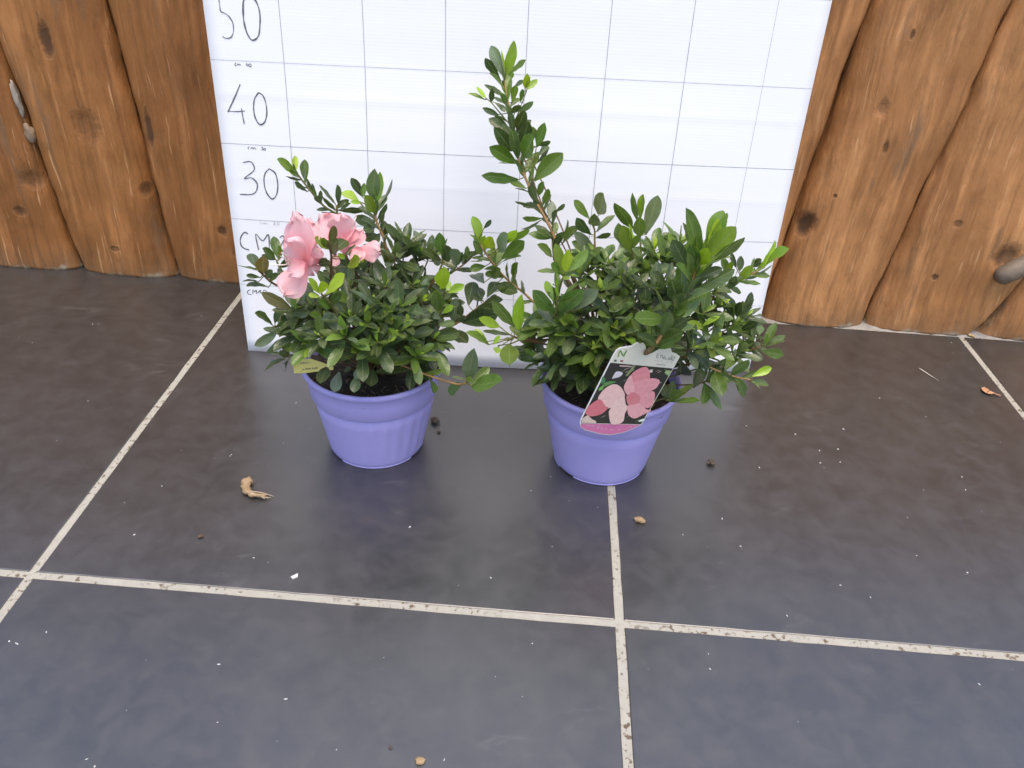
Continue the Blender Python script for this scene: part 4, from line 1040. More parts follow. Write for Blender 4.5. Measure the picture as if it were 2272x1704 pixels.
def mat_wood(name, base, light, knots, seed):
    """base/light: the two wood tones; knots: (x, z, rx, rz, amount) in cm from the foot of the log"""
    m, nt, b = new_mat(name); o = coord(nt)
    warp = N(nt, 'ShaderNodeTexNoise'); warp.inputs['Scale'].default_value = 7; warp.inputs['Detail'].default_value = 3
    L(nt, mapping(nt, o, (1, 1, .5), loc=(seed, seed*2, 0)), warp.inputs['Vector'])
    add = N(nt, 'ShaderNodeVectorMath', operation='MULTIPLY_ADD')
    L(nt, warp.outputs['Color'], add.inputs[0]); add.inputs[1].default_value = (.035, .02, .02); L(nt, o, add.inputs[2])
    v = add.outputs[0]
    grain = noise_tex(nt, mapping(nt, v, (120, 80, 5.5), loc=(seed, 0, seed)), 1, 8, .62)
    streak = noise_tex(nt, mapping(nt, v, (42, 34, 4.2), loc=(seed*3, 1, 0)), 1, 6, .6)
    tone = noise_tex(nt, mapping(nt, v, (7, 7, 2.6), loc=(0, seed, 4)), 1, 4, .55)
    c = mixc(nt, ramp(nt, tone, [(.32, 0.), (.68, 1.)]), base, light)
    c = mixc(nt, ramp(nt, streak, [(.48, 0.), (.70, .60)]), c, tuple(min(1, q*1.55+.02) for q in light))
    c = mixc(nt, ramp(nt, grain, [(.34, .45), (.52, 0.)]), c, tuple(q*.5 for q in base))
    c = mixc(nt, ramp(nt, noise_tex(nt, mapping(nt, v, (10, 10, 4), loc=(9, seed, 2)), 1, 5, .6), [(.60, 0.), (.74, .45)]), c, tuple(q*.45 for q in base))
    # weathered grey-green streaks
    c = mixc(nt, ramp(nt, noise_tex(nt, mapping(nt, v, (26, 20, 5), loc=(4, seed*1.7, 6)), 1, 5, .6), [(.59, 0.), (.70, .6)]), c, (.135, .092, .055))
    # pale scratches along the grain
    c = mixc(nt, ramp(nt, noise_tex(nt, mapping(nt, v, (160, 90, 7), loc=(seed, 3, 1)), 1, 4, .6), [(.62, 0.), (.70, .65)]), c, (.56, .32, .15))
    c = mixc(nt, ramp(nt, noise_tex(nt, mapping(nt, v, (1, 1, .4), loc=(seed, 8, 3)), 38, 6, .7), [(.55, 0.), (.75, .5)]), c, tuple(q*.45 for q in base))
    # specks
    c = mixc(nt, ramp(nt, noise_tex(nt, mapping(nt, v, (1, 1, .45)), 240, 3, .6), [(.71, 0.), (.75, .7)]), c, (.03, .018, .01))
    # dirt splashed up from the floor
    sep = N(nt, 'ShaderNodeSeparateXYZ'); L(nt, o, sep.inputs[0])
    wob = noise_tex(nt, o, 26, 5, .65)
    low = math_(nt, 'ADD', math_(nt, 'MULTIPLY', sep.outputs[2], 12), math_(nt, 'MULTIPLY', wob, .9))
    c = mixc(nt, ramp(nt, low, [(.35, .6), (1.1, 0.)]), c, (.13, .085, .045))
    c = mixc(nt, ramp(nt, low, [(.40, .85), (.52, 0.)]), c, (.34, .29, .21))
    h = math_(nt, 'ADD', math_(nt, 'MULTIPLY', grain, .6), math_(nt, 'MULTIPLY', streak, .5))
    kn = noise_tex(nt, o, 55, 4, .6)
    for kx, kz, rx, rz, amt in knots:
        dx = math_(nt, 'MULTIPLY', math_(nt, 'SUBTRACT', sep.outputs[0], kx*.01), 100/rx)
        dz = math_(nt, 'MULTIPLY', math_(nt, 'SUBTRACT', sep.outputs[2], kz*.01), 100/rz)
        d = math_(nt, 'SQRT', math_(nt, 'ADD', math_(nt, 'MULTIPLY', dx, dx), math_(nt, 'MULTIPLY', dz, dz)))
        d = math_(nt, 'ADD', d, math_(nt, 'MULTIPLY', math_(nt, 'SUBTRACT', kn, .5), 1.1))
        c = mixc(nt, ramp(nt, d, [(.95, .0), (1.05, .65*amt), (1.35, .5*amt), (1.9, 0.)]), c, (.40, .26, .14))
        c = mixc(nt, ramp(nt, d, [(.45, amt*.9), (1.15, 0.)]), c, (.055, .028, .014))
        h = math_(nt, 'ADD', h, ramp(nt, d, [(.4, -.0), (1.0, .9)]))
    L(nt, c, b.inputs['Base Color']); b.inputs['Roughness'].default_value = .62; b.inputs['Specular IOR Level'].default_value = .3
    h = math_(nt, 'ADD', h, math_(nt, 'MULTIPLY', noise_tex(nt, mapping(nt, v, (1, 1, .35)), 130, 6, .7), .8))
    bump(nt, b, h, .7, .0026); return m
def mat_board():
    m, nt, b = new_mat('white corrugated plastic'); uv = coord(nt, 'UV')
    sep = N(nt, 'ShaderNodeSeparateXYZ'); L(nt, uv, sep.inputs[0])
    fl = math_(nt, 'SINE', math_(nt, 'MULTIPLY', sep.outputs[1], 2*math.pi/.40))
    n1 = noise_tex(nt, mapping(nt, uv, (.05, .4, 1)), 1, 4)
    c = mixc(nt, n1, (.80, .80, .805), (.86, .86, .865))
    c = mixc(nt, ramp(nt, noise_tex(nt, uv, .5, 6, .7), [(.66, 0.), (.8, .3)]), c, (.66, .65, .62))
    L(nt, c, b.inputs['Base Color']); b.inputs['Roughness'].default_value = .38; b.inputs['Specular IOR Level'].default_value = .4
    bump(nt, b, fl, .035, .0006); return m
def mat_plastic():
    m, nt, b = new_mat('lavender plastic'); w = worldpos(nt)
    n1 = noise_tex(nt, w, 30, 5, .6); n2 = noise_tex(nt, w, 900, 3, .7)
    c = mixc(nt, n1, (.325, .290, .590), (.360, .325, .640))
    c = mixc(nt, ramp(nt, noise_tex(nt, w, 330, 4, .7), [(.69, 0.), (.74, .5)]), c, (.12, .10, .2))
    dust = ramp(nt, noise_tex(nt, mapping(nt, w, (1, 1, .6)), 22, 6, .7), [(.55, 0.), (.8, .35)])
    c = mixc(nt, dust, c, (.42, .40, .62))
    L(nt, c, b.inputs['Base Color']); b.inputs['Roughness'].default_value = .5; b.inputs['Specular IOR Level'].default_value = .35
    b.inputs['Subsurface Weight'].default_value = .08; b.inputs['Subsurface Radius'].default_value = (.01, .01, .012); b.inputs['Subsurface Scale'].default_value = .3
    bump(nt, b, n2, .12, .0006); return m
def mat_leaf():
    m, nt, b = new_mat('azalea leaf'); inf = N(nt, 'ShaderNodeObjectInfo'); uv = coord(nt, 'UV')
    sep = N(nt, 'ShaderNodeSeparateXYZ'); L(nt, uv, sep.inputs[0]); u, v = sep.outputs[0], sep.outputs[1]
    av = math_(nt, 'ABSOLUTE', v)
    w = worldpos(nt)
    n1 = noise_tex(nt, w, 70, 4, .6)
    att = N(nt, 'ShaderNodeAttribute', attribute_name='tint')
    basec = mixc(nt, att.outputs['Alpha'], inf.outputs['Color'], att.outputs['Color'])
    hs = N(nt, 'ShaderNodeHueSaturation')
    L(nt, math_(nt, 'ADD', math_(nt, 'MULTIPLY', n1, .5), .75), hs.inputs['Value']); hs.inputs['Saturation'].default_value = 1.0
    L(nt, basec, hs.inputs['Color'])
    c = hs.outputs[0]
    rib = ramp(nt, av, [(.03, .75), (.09, 0.)])
    sv = math_(nt, 'SINE', math_(nt, 'ADD', math_(nt, 'MULTIPLY', u, 42), math_(nt, 'MULTIPLY', av, -9)))
    side = math_(nt, 'MULTIPLY', ramp(nt, sv, [(.80, 0.), (.98, 1.)]), .22)
    lc = mixc(nt, .55, c, (.24, .30, .13))
    c = mixc(nt, rib, c, lc); c = mixc(nt, side, c, lc)
    c = mixc(nt, ramp(nt, av, [(.86, 0.), (1., .35)]), c, lc)
    geo = N(nt, 'ShaderNodeNewGeometry')
    c = mixc(nt, math_(nt, 'MULTIPLY', geo.outputs['Backfacing'], .5), c, mixc(nt, .5, c, (.16, .21, .10)))   # paler underside
    L(nt, c, b.inputs['Base Color']); b.inputs['Roughness'].default_value = .30; b.inputs['Specular IOR Level'].default_value = .55
    h = math_(nt, 'SUBTRACT', math_(nt, 'MULTIPLY', n1, .3), math_(nt, 'ADD', rib, math_(nt, 'MULTIPLY', side, 2.)))
    bump(nt, b, h, .45, .0008)
    tr = N(nt, 'ShaderNodeBsdfTranslucent'); tc = N(nt, 'ShaderNodeHueSaturation'); tc.inputs['Value'].default_value = 1.9; tc.inputs['Saturation'].default_value = 1.15
    L(nt, c, tc.inputs['Color']); L(nt, tc.outputs[0], tr.inputs['Color'])
    mx = N(nt, 'ShaderNodeMixShader'); mx.inputs[0].default_value = .26
    L(nt, b.outputs[0], mx.inputs[1]); L(nt, tr.outputs[0], mx.inputs[2])
    L(nt, mx.outputs[0], nt.nodes['Material Output'].inputs['Surface']); return m
def mat_petal():
    m, nt, b = new_mat('pink petal'); uv = coord(nt, 'UV')
    sep = N(nt, 'ShaderNodeSeparateXYZ'); L(nt, uv, sep.inputs[0]); u, v = sep.outputs[0], sep.outputs[1]
    vein = noise_tex(nt, mapping(nt, uv, (1.5, 14, 1)), 1, 4)
    c = mixc(nt, ramp(nt, u, [(.0, 0.), (.75, 1.)]), (.90, .36, .40), (.96, .60, .615))
    c = mixc(nt, ramp(nt, vein, [(.4, 0.), (.7, .35)]), c, (.91, .45, .475))
    L(nt, c, b.inputs['Base Color']); b.inputs['Roughness'].default_value = .6; b.inputs['Specular IOR Level'].default_value = .25
    bump(nt, b, vein, .25, .001)
    tr = N(nt, 'ShaderNodeBsdfTranslucent'); L(nt, c, tr.inputs['Color'])
    mx = N(nt, 'ShaderNodeMixShader'); mx.inputs[0].default_value = .38
    L(nt, b.outputs[0], mx.inputs[1]); L(nt, tr.outputs[0], mx.inputs[2])
    L(nt, mx.outputs[0], nt.nodes['Material Output'].inputs['Surface']); return m
def mat_soil():
    m, nt, b = new_mat('potting soil'); w = worldpos(nt)
    f = noise_tex(nt, w, 160, 6, .7); g = noise_tex(nt, w, 60, 4, .6)
    c = mixc(nt, f, (.012, .008, .006), (.05, .032, .02))
    c = mixc(nt, ramp(nt, noise_tex(nt, mapping(nt, w, (1, 4, 1)), 220, 3, .7), [(.68, 0.), (.72, .8)]), c, (.16, .10, .05))
    c = mixc(nt, ramp(nt, g, [(.56, 0.), (.72, .5)]), c, (.055, .05, .016))
    L(nt, c, b.inputs['Base Color']); b.inputs['Roughness'].default_value = .95
    bump(nt, b, f, 1., .004); return m
def mat_bark(name, c0, c1):
    m, nt, b = new_mat(name); w = worldpos(nt)
    f = noise_tex(nt, w, 250, 5, .7)
    L(nt, mixc(nt, f, c0, c1), b.inputs['Base Color']); b.inputs['Roughness'].default_value = .6; bump(nt, b, f, .4, .0008); return m

M_TILE = mat_tile(); M_GROUT = mat_grout(); M_BOARD = mat_board(); M_POT = mat_plastic(); M_LEAF = mat_leaf(); M_PETAL = mat_petal(); M_SOIL = mat_soil()
M_STEM = [mat_bark('green twig', (.10, .13, .03), (.20, .17, .05)), mat_bark('brown twig', (.10, .055, .022), (.22, .12, .045)),
          mat_bark('tan twig', (.19, .105, .032), (.33, .20, .07)), mat_bark('thick green brown stem', (.13, .078, .02), (.22, .135, .036))]
M_INK = plain('pencil and marker', (.11, .11, .115), .7, .4, 500); M_LINE = plain('fine ruled line', (.26, .26, .27), .7, .5, 120); M_FAINT = plain('faint pencil', (.42, .42, .44), .7, .3, 200)

# ------------------------------------------------------------------ floor: grout bed and slate tiles
PH = -.0665; E1 = Vector((math.cos(PH), math.sin(PH), 0)); E2 = Vector((-math.sin(PH), math.cos(PH), 0))
def fpos(a, b, z=0): return E1*a+E2*b+Vector((0, 0, z))
floor = structure(mesh_obj('floor', [(-400, -400, -.12), (400, -400, -.12), (400, 300, -.12), (-400, 300, -.12)], [(0, 1, 2, 3)], M_GROUT, smooth=False))
J = .47                                                   # half a joint
cols = [-46.08+60.4*k for k in range(-4, 6)]; rows = [(-48.63, 18.2), (-109.0, -48.63), (-169.4, -109.0), (-229.8, -169.4)]
for b0, b1 in rows:
    for k in range(len(cols)-1):
        a0, a1 = cols[k]+J, cols[k+1]-J; c0, c1 = b0+J, (b1 if b1 < 0 else 21.5 if k < 5 else 18.9)-J
        V = []; ns = 24
        # outline with slightly chipped edges
        ring = [(a0+(a1-a0)*i/ns, c0) for i in range(ns)]+[(a1, c0+(c1-c0)*i/ns) for i in range(ns)]+[(a1-(a1-a0)*i/ns, c1) for i in range(ns)]+[(a0, c1-(c1-c0)*i/ns) for i in range(ns)]
        cx, cy = (a0+a1)/2, (c0+c1)/2; nr = len(ring); top = []; mid = []; bot = []
        for (x, y) in ring:
            j = .05*fbm((x, y, b0), .35, k)+.03*fbm((x, y, 0), 1.3, k)
            def inn(d):
                sx = max(-1, min(1, (x-cx)/(a1-cx)*1.0)); sy = max(-1, min(1, (y-cy)/(c1-cy)))
                return (x-d*(1 if x > a1-1e-6 else -1 if x < a0+1e-6 else 0), y-d*(1 if y > c1-1e-6 else -1 if y < c0+1e-6 else 0))
            p0, p1 = inn(j), inn(j+.09)
            bot.append(fpos(p0[0], p0[1], -.2)); mid.append(fpos(p0[0], p0[1], -.06)); top.append(fpos(p1[0], p1[1], 0))
        V = bot+mid+top; F = []
        for i in range(nr):
            q = (i+1) % nr
            F += [(i, q, nr+q, nr+i), (nr+i, nr+q, 2*nr+q, 2*nr+i)]
        F.append(tuple(range(2*nr, 3*nr)))
        mesh_obj('tile', V, F, M_TILE, floor, smooth=False)

# ------------------------------------------------------------------ log wall
def ywall(x): return 20.7-.0655*x
wall = empty('log_wall', (0, 21, 0)); tag(wall, 'wall of upright orange brown split logs standing behind the white board', 'wall')
def seam(x0, slope): return lambda z: x0+slope*z
SE = [seam(-142, -.04), seam(-125, -.06), seam(-108, -.08), seam(-91.5, -.10), seam(-74.7, -.085), seam(-57.3, -.077), seam(-40.5, -.05), seam(-24, -.03), seam(-7.5, 0), seam(9, .02), seam(25.5, .05), seam(42.7, .092),
      seam(60.0, .112), (lambda z: 78.3+4.8*(1-math.exp(-z/7.0))+.10*z), seam(99.0, .13), seam(116, .10), seam(133, .06)]
DARK, LITE = (.205, .080, .021), (.310, .132, .037)
LOGS = {0: [(13.5, 16, 2.0, 1.8, .45), (10, 10.5, 1.3, 1.1, .7)], 1: [(5.0, 38, 1.1, 3.2, .9), (8.2, 25.5, 2.6, 3.0, .30), (15.0, 15.5, 1.0, 1.3, .7), (8.2, 5, .9, .6, .5)], 2: [(.2, 25.6, .8, 3.6, .9), (9.5, 9.6, 1.0, 1.1, .85), (13.5, 24, 2.6, 3.0, .5), (12.2, 5.8, 1.7, 1.5, .45)],
        7: [(15, 30, 1, 2, .5)], 8: [(3.2, 17.6, 1.5, 2.4, 1.), (11.5, 30.5, .5, 1.2, .7), (10.5, 46, .4, .8, .8), (9.5, 36, 1.0, 1.6, .45), (6.2, 22.5, .35, .35, .8)], 9: [(8.2, 10.2, .7, .7, .8), (8.5, 19.5, .8, .7, .55), (17.6, 14.8, 2.6, 2.4, .85)], 10: []}
for i in range(-3, len(SE)-4):
    sl, sr = SE[i+3], SE[i+4]; V = []; F = []; nz = 64; nu = 26; H = 84; ox = sl(0)
    ks = LOGS.get(i, []); sag = 2.25+RND.uniform(-.2, .3)
    hgt = (82 if i < 6 else 61)+RND.uniform(-2.5, 2.5)  # unseen tops, shaped lower at the right so the floor reflects sky there
    for iz in range(nz+1):
        z = hgt*(iz/nz)**1.25
        l = sl(z)+.12+.75*fbm((i*7.3, 0, z), .05)+.2*fbm((i*7.3, 4, z), .3); r = sr(z)-.12+.75*fbm(((i+1)*7.3, 0, z), .05)+.2*fbm((i*3.1, 9, z), .3)
        if i == 8: l += .35*math.exp(-((z-36)/11)**2)
        if i == 9: l += .30*math.exp(-((z-7)/5)**2)
        for iu in range(nu+1):
            u = -1+2*iu/nu; x = l+(r-l)*(u+1)/2
            y = ywall(x)-sag*(max(0, 1-abs(u)**3.4))**.60+.42*fbm((x, i*9., z*.6), .12)+.12*fbm((x*2.5, i, z*.3), .5)+.05*fbm((x*6, i, z*1.2), .6)
            for kx, kz, rx, rz, am in ks:
                d = ((x-ox-kx)/rx)**2+((z-kz)/rz)**2
                y += (-.5*math.exp(-d/3.5)+1.0*math.exp(-d*1.6))*am*min(rx, 1.6)*.75
            zz = z+(.18*fbm((x, i, 3), .5) if iz == 0 else 0)
            V.append((x, y, max(zz, .0) if iz else max(0., zz)))
    f0 = len(V)
    for iz in (0, nz):
        z = hgt*(iz/nz)
        V.append((sl(z)+.6, ywall(sl(z))+6.5, z)); V.append((sr(z)-.6, ywall(sr(z))+6.5, z))
    n1 = nu+1
    for iz in range(nz):
        for iu in range(nu): F.append((iz*n1+iu, iz*n1+iu+1, (iz+1)*n1+iu+1, (iz+1)*n1+iu))
    F.append(tuple(reversed([k for k in range(n1)]))+(f0, f0+1)); F.append(tuple(nz*n1+k for k in range(n1))+(f0+3, f0+2))
    F.append((f0, f0+2, f0+3, f0+1)); F.append(tuple(iz*n1 for iz in range(nz, -1, -1))+(f0, f0+2)); F.append(tuple(iz*n1+nu for iz in range(nz+1))+(f0+3, f0+1))
    t = .5 if i < 6 else 1.
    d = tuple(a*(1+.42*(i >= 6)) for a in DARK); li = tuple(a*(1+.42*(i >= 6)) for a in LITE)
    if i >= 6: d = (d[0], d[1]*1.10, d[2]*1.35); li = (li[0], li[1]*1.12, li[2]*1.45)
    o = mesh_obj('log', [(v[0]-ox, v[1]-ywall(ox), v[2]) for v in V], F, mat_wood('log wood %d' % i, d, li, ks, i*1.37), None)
    o.parent = wall; o.location = (ox*.01, (ywall(ox)-21)*.01, 0)
    bm = bmesh.new(); bm.from_mesh(o.data); bmesh.ops.recalc_face_normals(bm, faces=bm.faces); bm.to_mesh(o.data); bm.free()
    if i == 8: o['label'] = 'log with a deep round knot hole near its foot'
    if i == 9: o['label'] = 'log with a weathered grey branch stub on its side'
# grey branch stub on the log beside the right hand seam
V, F = tube_geo(smooth_path([(84.5, 15.5, 16.0), (81.5, 13.4, 14.2), (78.6, 12.6, 12.4), (77.0, 13.4, 11.2)], 5), 1.7, 1.5, 14, .08)
nv = len(V)//14
for k_, sc_ in ((nv-1, .35), (nv-2, .72), (nv-3, .92)):
    cc_ = sum((V[k_*14+q] for q in range(14)), Vector())/14
    for q in range(14): V[k_*14+q] = cc_+(V[k_*14+q]-cc_)*sc_
mesh_obj('branch_stub', V, F, mat_bark('weathered branch wood', (.085, .062, .042), (.19, .145, .10)), wall)
back = mesh_obj('gap_shade_sheet', [(-142, 38.3, 0), (133, 20.3, 0), (133, 23.3, 0), (-142, 41.3, 0), (-142, 38.3, 56), (133, 20.3, 56), (133, 23.3, 56), (-142, 41.3, 56)],
                [(0, 1, 5, 4), (1, 2, 6, 5), (2, 3, 7, 6), (3, 0, 4, 7), (4, 5, 6, 7), (3, 2, 1, 0)], plain('dark gap sheet', (.05, .03, .018), .9, .3, 20), wall, smooth=False)  # dark sheet added behind the logs to block sky and keep seams dark
# pale lumps added for the bright background showing through the left log seam
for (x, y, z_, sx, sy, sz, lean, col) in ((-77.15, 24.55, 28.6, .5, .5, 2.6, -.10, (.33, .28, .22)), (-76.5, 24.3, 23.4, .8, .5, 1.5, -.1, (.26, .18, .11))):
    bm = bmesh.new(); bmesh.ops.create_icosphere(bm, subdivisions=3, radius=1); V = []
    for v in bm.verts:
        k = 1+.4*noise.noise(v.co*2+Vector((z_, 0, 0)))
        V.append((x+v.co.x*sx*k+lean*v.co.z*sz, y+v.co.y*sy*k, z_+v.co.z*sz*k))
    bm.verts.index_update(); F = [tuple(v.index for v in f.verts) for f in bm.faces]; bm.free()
    mesh_obj('gap_light_lump', V, F, mat_bark('seam gap light %d' % int(z_), tuple(q*.7 for q in col), col), wall)
# mortar smeared along the foot of the logs
V = []; F = []
n = 160
for i in range(n+1):
    x = 38+72*i/n; y = ywall(x)
    w0 = 1.3+.8*fbm((x, 0, 0), .3)+.6*fbm((x, 3, 0), .9); hh = .14+.1*fbm((x, 5, 0), .5)
    V += [(x, y-1.2-w0*.8, -.1), (x, y-1.0-w0*.35, max(.05, hh)), (x, y+1.5, .3), (x, y+1.5, -.1)]
    if i: 
        for k in range(3): F.append(((i-1)*4+k, i*4+k, i*4+k+1, (i-1)*4+k+1))
mesh_obj('mortar_line', V, F, plain('crumbly mortar', (.27, .25, .225), .95, .45, 90), wall)

# ------------------------------------------------------------------ measuring board
TH = .0441
def bump_out(s, t):
    b = 2.2*max(0, 1-(s/38.)**2)*max(0, 1-t/42.)
    b += .016*math.exp(-((t-37.0)/.5)**2)-.010*math.exp(-((t-35.9)/.7)**2)+.02*math.exp(-((t-26.3)/.4)**2)
    return b
def bpt(s, t, off=0):
    """point on the board: s cm to the right of its middle line, t cm up along it, off cm proud of its face"""
    o = -bump_out(s, t)-off
    return Vector((s, t*math.sin(TH)+o*math.cos(TH), t*math.cos(TH)-o*math.sin(TH)+.02))
SL, SR, TOP = -39.05, 36.39, 78.0
ts = [0, 2, 4, 6, 8, 10, 12, 14, 16, 18, 20, 22, 24, 25, 25.6, 26, 26.3, 26.6, 27, 28, 30, 32, 34, 34.8, 35.4, 35.8, 36.2, 36.5, 36.8, 37.1, 37.4, 37.8, 38.3, 39, 41, 44, 48, 52, 58, 64, 70, TOP]
ss = [SL+(SR-SL)*i/44 for i in range(45)]
board = empty('measuring_board', (0, 0, 0)); tag(board, 'white corrugated plastic board with hand numbered centimetre grid leaning at the log wall', 'board')
V = [bpt(s, t) for t in ts for s in ss]+[bpt(s, t, -.4) for t in ts for s in ss]
uv = [(s, t) for t in ts for s in ss]*2
ns = len(ss); nt_ = len(ts); off = ns*nt_; F = []
for j in range(nt_-1):
    for i in range(ns-1):
        a = j*ns+i; F.append((a, a+1, a+ns+1, a+ns)); F.append((off+a, off+a+ns, off+a+ns+1, off+a+1))
for i in range(ns-1):
    F.append((i, off+i, off+i+1, i+1)); a = (nt_-1)*ns+i; F.append((a, a+1, off+a+1, off+a))
for j in range(nt_-1):
    a = j*ns; F.append((a, a+ns, off+a+ns, off+a)); a = j*ns+ns-1; F.append((a, off+a, off+a+ns, a+ns))
mesh_obj('panel', V, F, M_BOARD, board, uvs=uv)
def ribbon(name, pts2, w, place, mat, parent, n=5, wob=0, dashy=0):
    """a drawn stroke: pts2 flat list of (a, b) on a surface, place(a, b, off) gives the point"""
    P = smooth_path([(pts2[i], pts2[i+1], 0) for i in range(0, len(pts2), 2)], n)
    V = []; F = []
    for i, q in enumerate(P):
        t = (P[min(i+1, len(P)-1)]-P[max(i-1, 0)])
        if t.length < 1e-6: t = Vector((1, 0, 0))
        t.normalize(); nn = Vector((-t.y, t.x, 0)); ww = w*.5*(1+wob*noise.noise(q*1.3+Vector((w*40, 0, 0))))
        for sgn in (1, -1): V.append(place(q.x+nn.x*ww*sgn, q.y+nn.y*ww*sgn))
    for i in range(len(P)-1): F.append((2*i, 2*i+1, 2*i+3, 2*i+2))
    return V, F
def strokes(name, lst, place, mat, parent, wob=.5):
    V = []; F = []
    for w, pts in lst:
        v, f = ribbon(name, pts, w, place, mat, parent, 5, wob); b = len(V); V += v; F += [tuple(b+k for k in q) for q in f]
    return mesh_obj(name, V, F, mat, parent, smooth=False)
on_board = lambda a, b: bpt(a, b, .025)
on_board2 = lambda a, b: bpt(a, b, .035)
for i in range(7):
    s = 10.*(i-3)
    mt = M_FAINT if i == 6 else M_LINE
    strokes('grid_line', [(.062 if i < 6 else .045, tuple(v for t in ts for v in (s+.03*math.sin(t*.2), t)))], on_board2, mt, board, .25)
for t in (10.86, 20.56, 30.77, 41.06, 51.3, 61.5, 71.6):
    strokes('grid_line', [(.055, tuple(v for s in ss for v in (s, t+.0016*s)))], on_board, M_FAINT if t in (41.06, 10.86) else M_LINE, board, .35)
names = {'50': 'numeral', '40': 'numeral', '30': 'numeral', 'cm20': 'lettering', 'cm10': 'lettering'}
on_board3 = lambda a, b: bpt(a, b, .05)
for k, v in NUM.items(): strokes(names[k], [(w*.82, q) for w, q in v], on_board3, M_INK, board, .7)
for k, v in SMALL.items(): strokes('lettering', v, on_board3, M_FAINT if k == 'cm20s' else M_INK, board, .5)

# ------------------------------------------------------------------ pots
PC = {'left': Vector((-17.1, -20.8, 0)), 'right': Vector((11.5, -22.4, 0))}
BODY = [(4.9, .55), (5.0, .30), (5.45, .14), (5.72, .16), (5.88, .32), (6.0, .8), (6.14, 1.5), (6.62, 4.0), (7.1, 6.4), (7.5, 8.45), (7.35, 8.6), (7.1, 8.5), (6.2, 4), (5.6, 1.2), (4.9, .8)]
BAND = [(7.44, 8.42), (7.64, 8.38), (7.74, 8.5), (7.95, 10.2), (8.12, 11.55), (8.20, 11.66), (8.44, 11.72), (8.55, 11.86), (8.56, 12.15), (8.48, 12.36), (8.32, 12.42), (8.16, 12.36), (8.05, 12.0), (7.75, 10.2), (7.45, 8.7)]
def build_pot(side, label, rib0):
    c = PC[side]; root = empty('flower_pot', c); tag(root, label, 'flower pot', 'lavender pots on the slate floor')
    def rf(a, z):
        d = (a-rib0+math.pi) % (2*math.pi)-math.pi
        if abs(d) > 1.15 or z < .9 or z > 8.4: return 0
        e = min(1, (z-.9)/2, (8.4-z)/.6)*min(1, (1.15-abs(d))/.25)
        return .15*e*(math.sin(d*26)*.5+.5-.5)
    lathe('pot_body', BODY, c.x, c.y, M_POT, root, 160, rf, True)
    lathe('rim_band', BAND, c.x, c.y, M_POT, root, 128, None, True)
    # foot: three raised arcs
    for a0 in (-2.25, -.15, 1.95):
        V = []; F = []; m = 26; pr = [(4.95, .45), (4.95, 0), (5.72, 0), (5.86, .08), (5.90, .26), (5.70, .34)]
        for i in range(m+1):
            a = a0+1.62*i/m
            for r, z in pr: V.append((c.x+r*math.cos(a), c.y+r*math.sin(a), z))
        k = len(pr)
        for i in range(m):
            for j in range(k-1): F.append((i*k+j, (i+1)*k+j, (i+1)*k+j+1, i*k+j+1))
        F.append(tuple(range(k))); F.append(tuple(m*k+j for j in range(k))[::-1])
        mesh_obj('foot_rim', V, F, M_POT, root)
    # soil
    V = [(c.x, c.y, 11.25)]; F = []; nr, na = 16, 56
    for i in range(1, nr+1):
        for k in range(na):
            r = 8.02*i/nr; a = 2*math.pi*k/na; x, y = c.x+r*math.cos(a), c.y+r*math.sin(a)
            edge = (i/nr)**6
            V.append((x, y, 11.1+.55*fbm((x, y, 0), .45, 3)+.25*fbm((x, y, 2), 1.6, 3)-.25*edge+(.55 if side == 'left' and math.cos(a-3.6) > .75 else 0)*(i/nr)**3))
    for k in range(na): F.append((0, 1+k, 1+(k+1) % na))
    for i in range(nr-1):
        for k in range(na): F.append((1+i*na+k, 1+(i+1)*na+k, 1+(i+1)*na+(k+1) % na, 1+i*na+(k+1) % na))
    mesh_obj('soil', V, F, M_SOIL, root)
    V = []; F = []
    for k in range(150):                                   # bark chips, roots and fibres on the soil
        a = RND.uniform(0, 6.283); r = 7.7*math.sqrt(RND.uniform(.15, 1)); q = Vector((c.x+r*math.cos(a), c.y+r*math.sin(a), 11.25+RND.uniform(0, .35)))
        d = Vector((RND.uniform(-1, 1), RND.uniform(-1, 1), RND.uniform(-.25, .6))).normalized(); l = RND.uniform(.3, 1.1)
        tube_geo(smooth_path([q-d*l*.5, q+Vector((RND.uniform(-.2, .2), RND.uniform(-.2, .2), .1)), q+d*l*.5], 3), RND.uniform(.02, .07), .015, 4, .2, V, F)
    stuff(mesh_obj('soil_fibres', V, F, mat_bark('root fibre', (.05, .03, .015), (.30, .20, .10)), root))
    return root
build_pot('left', 'lavender plastic pot holding the azalea with the pink flowers', -.62)
build_pot('right', 'lavender plastic pot with the pink picture label hanging over its rim', 1.4)

# ------------------------------------------------------------------ leaves
PROF = [(0, .09), (.07, .17), (.2, .35), (.36, .48), (.52, .53), (.68, .49), (.83, .36), (.94, .17), (1., .02)]
PROF2 = [(0, .08), (.07, .13), (.2, .27), (.36, .41), (.52, .51), (.68, .53), (.83, .44), (.94, .24), (1., .03)]
def fine(pr, n=12):
    P = smooth_path([(a, b, 0) for a, b in pr], 6); out = []
    for i in range(n+1):
        u = 1-(1-i/n)**1.25; u = .5*u+.5*i/n
        k = min(range(len(P)-1), key=lambda j: 0 if P[j].x <= u <= P[j+1].x else min(abs(P[j].x-u), abs(P[j+1].x-u))+1)
        t = 0 if P[k+1].x == P[k].x else (u-P[k].x)/(P[k+1].x-P[k].x); out.append((u, max(.015, P[k].y+(P[k+1].y-P[k].y)*t)))
    return out
PROF, PROF2 = fine(PROF), fine(PROF2)
CR = (-1, -.5, 0, .5, 1)
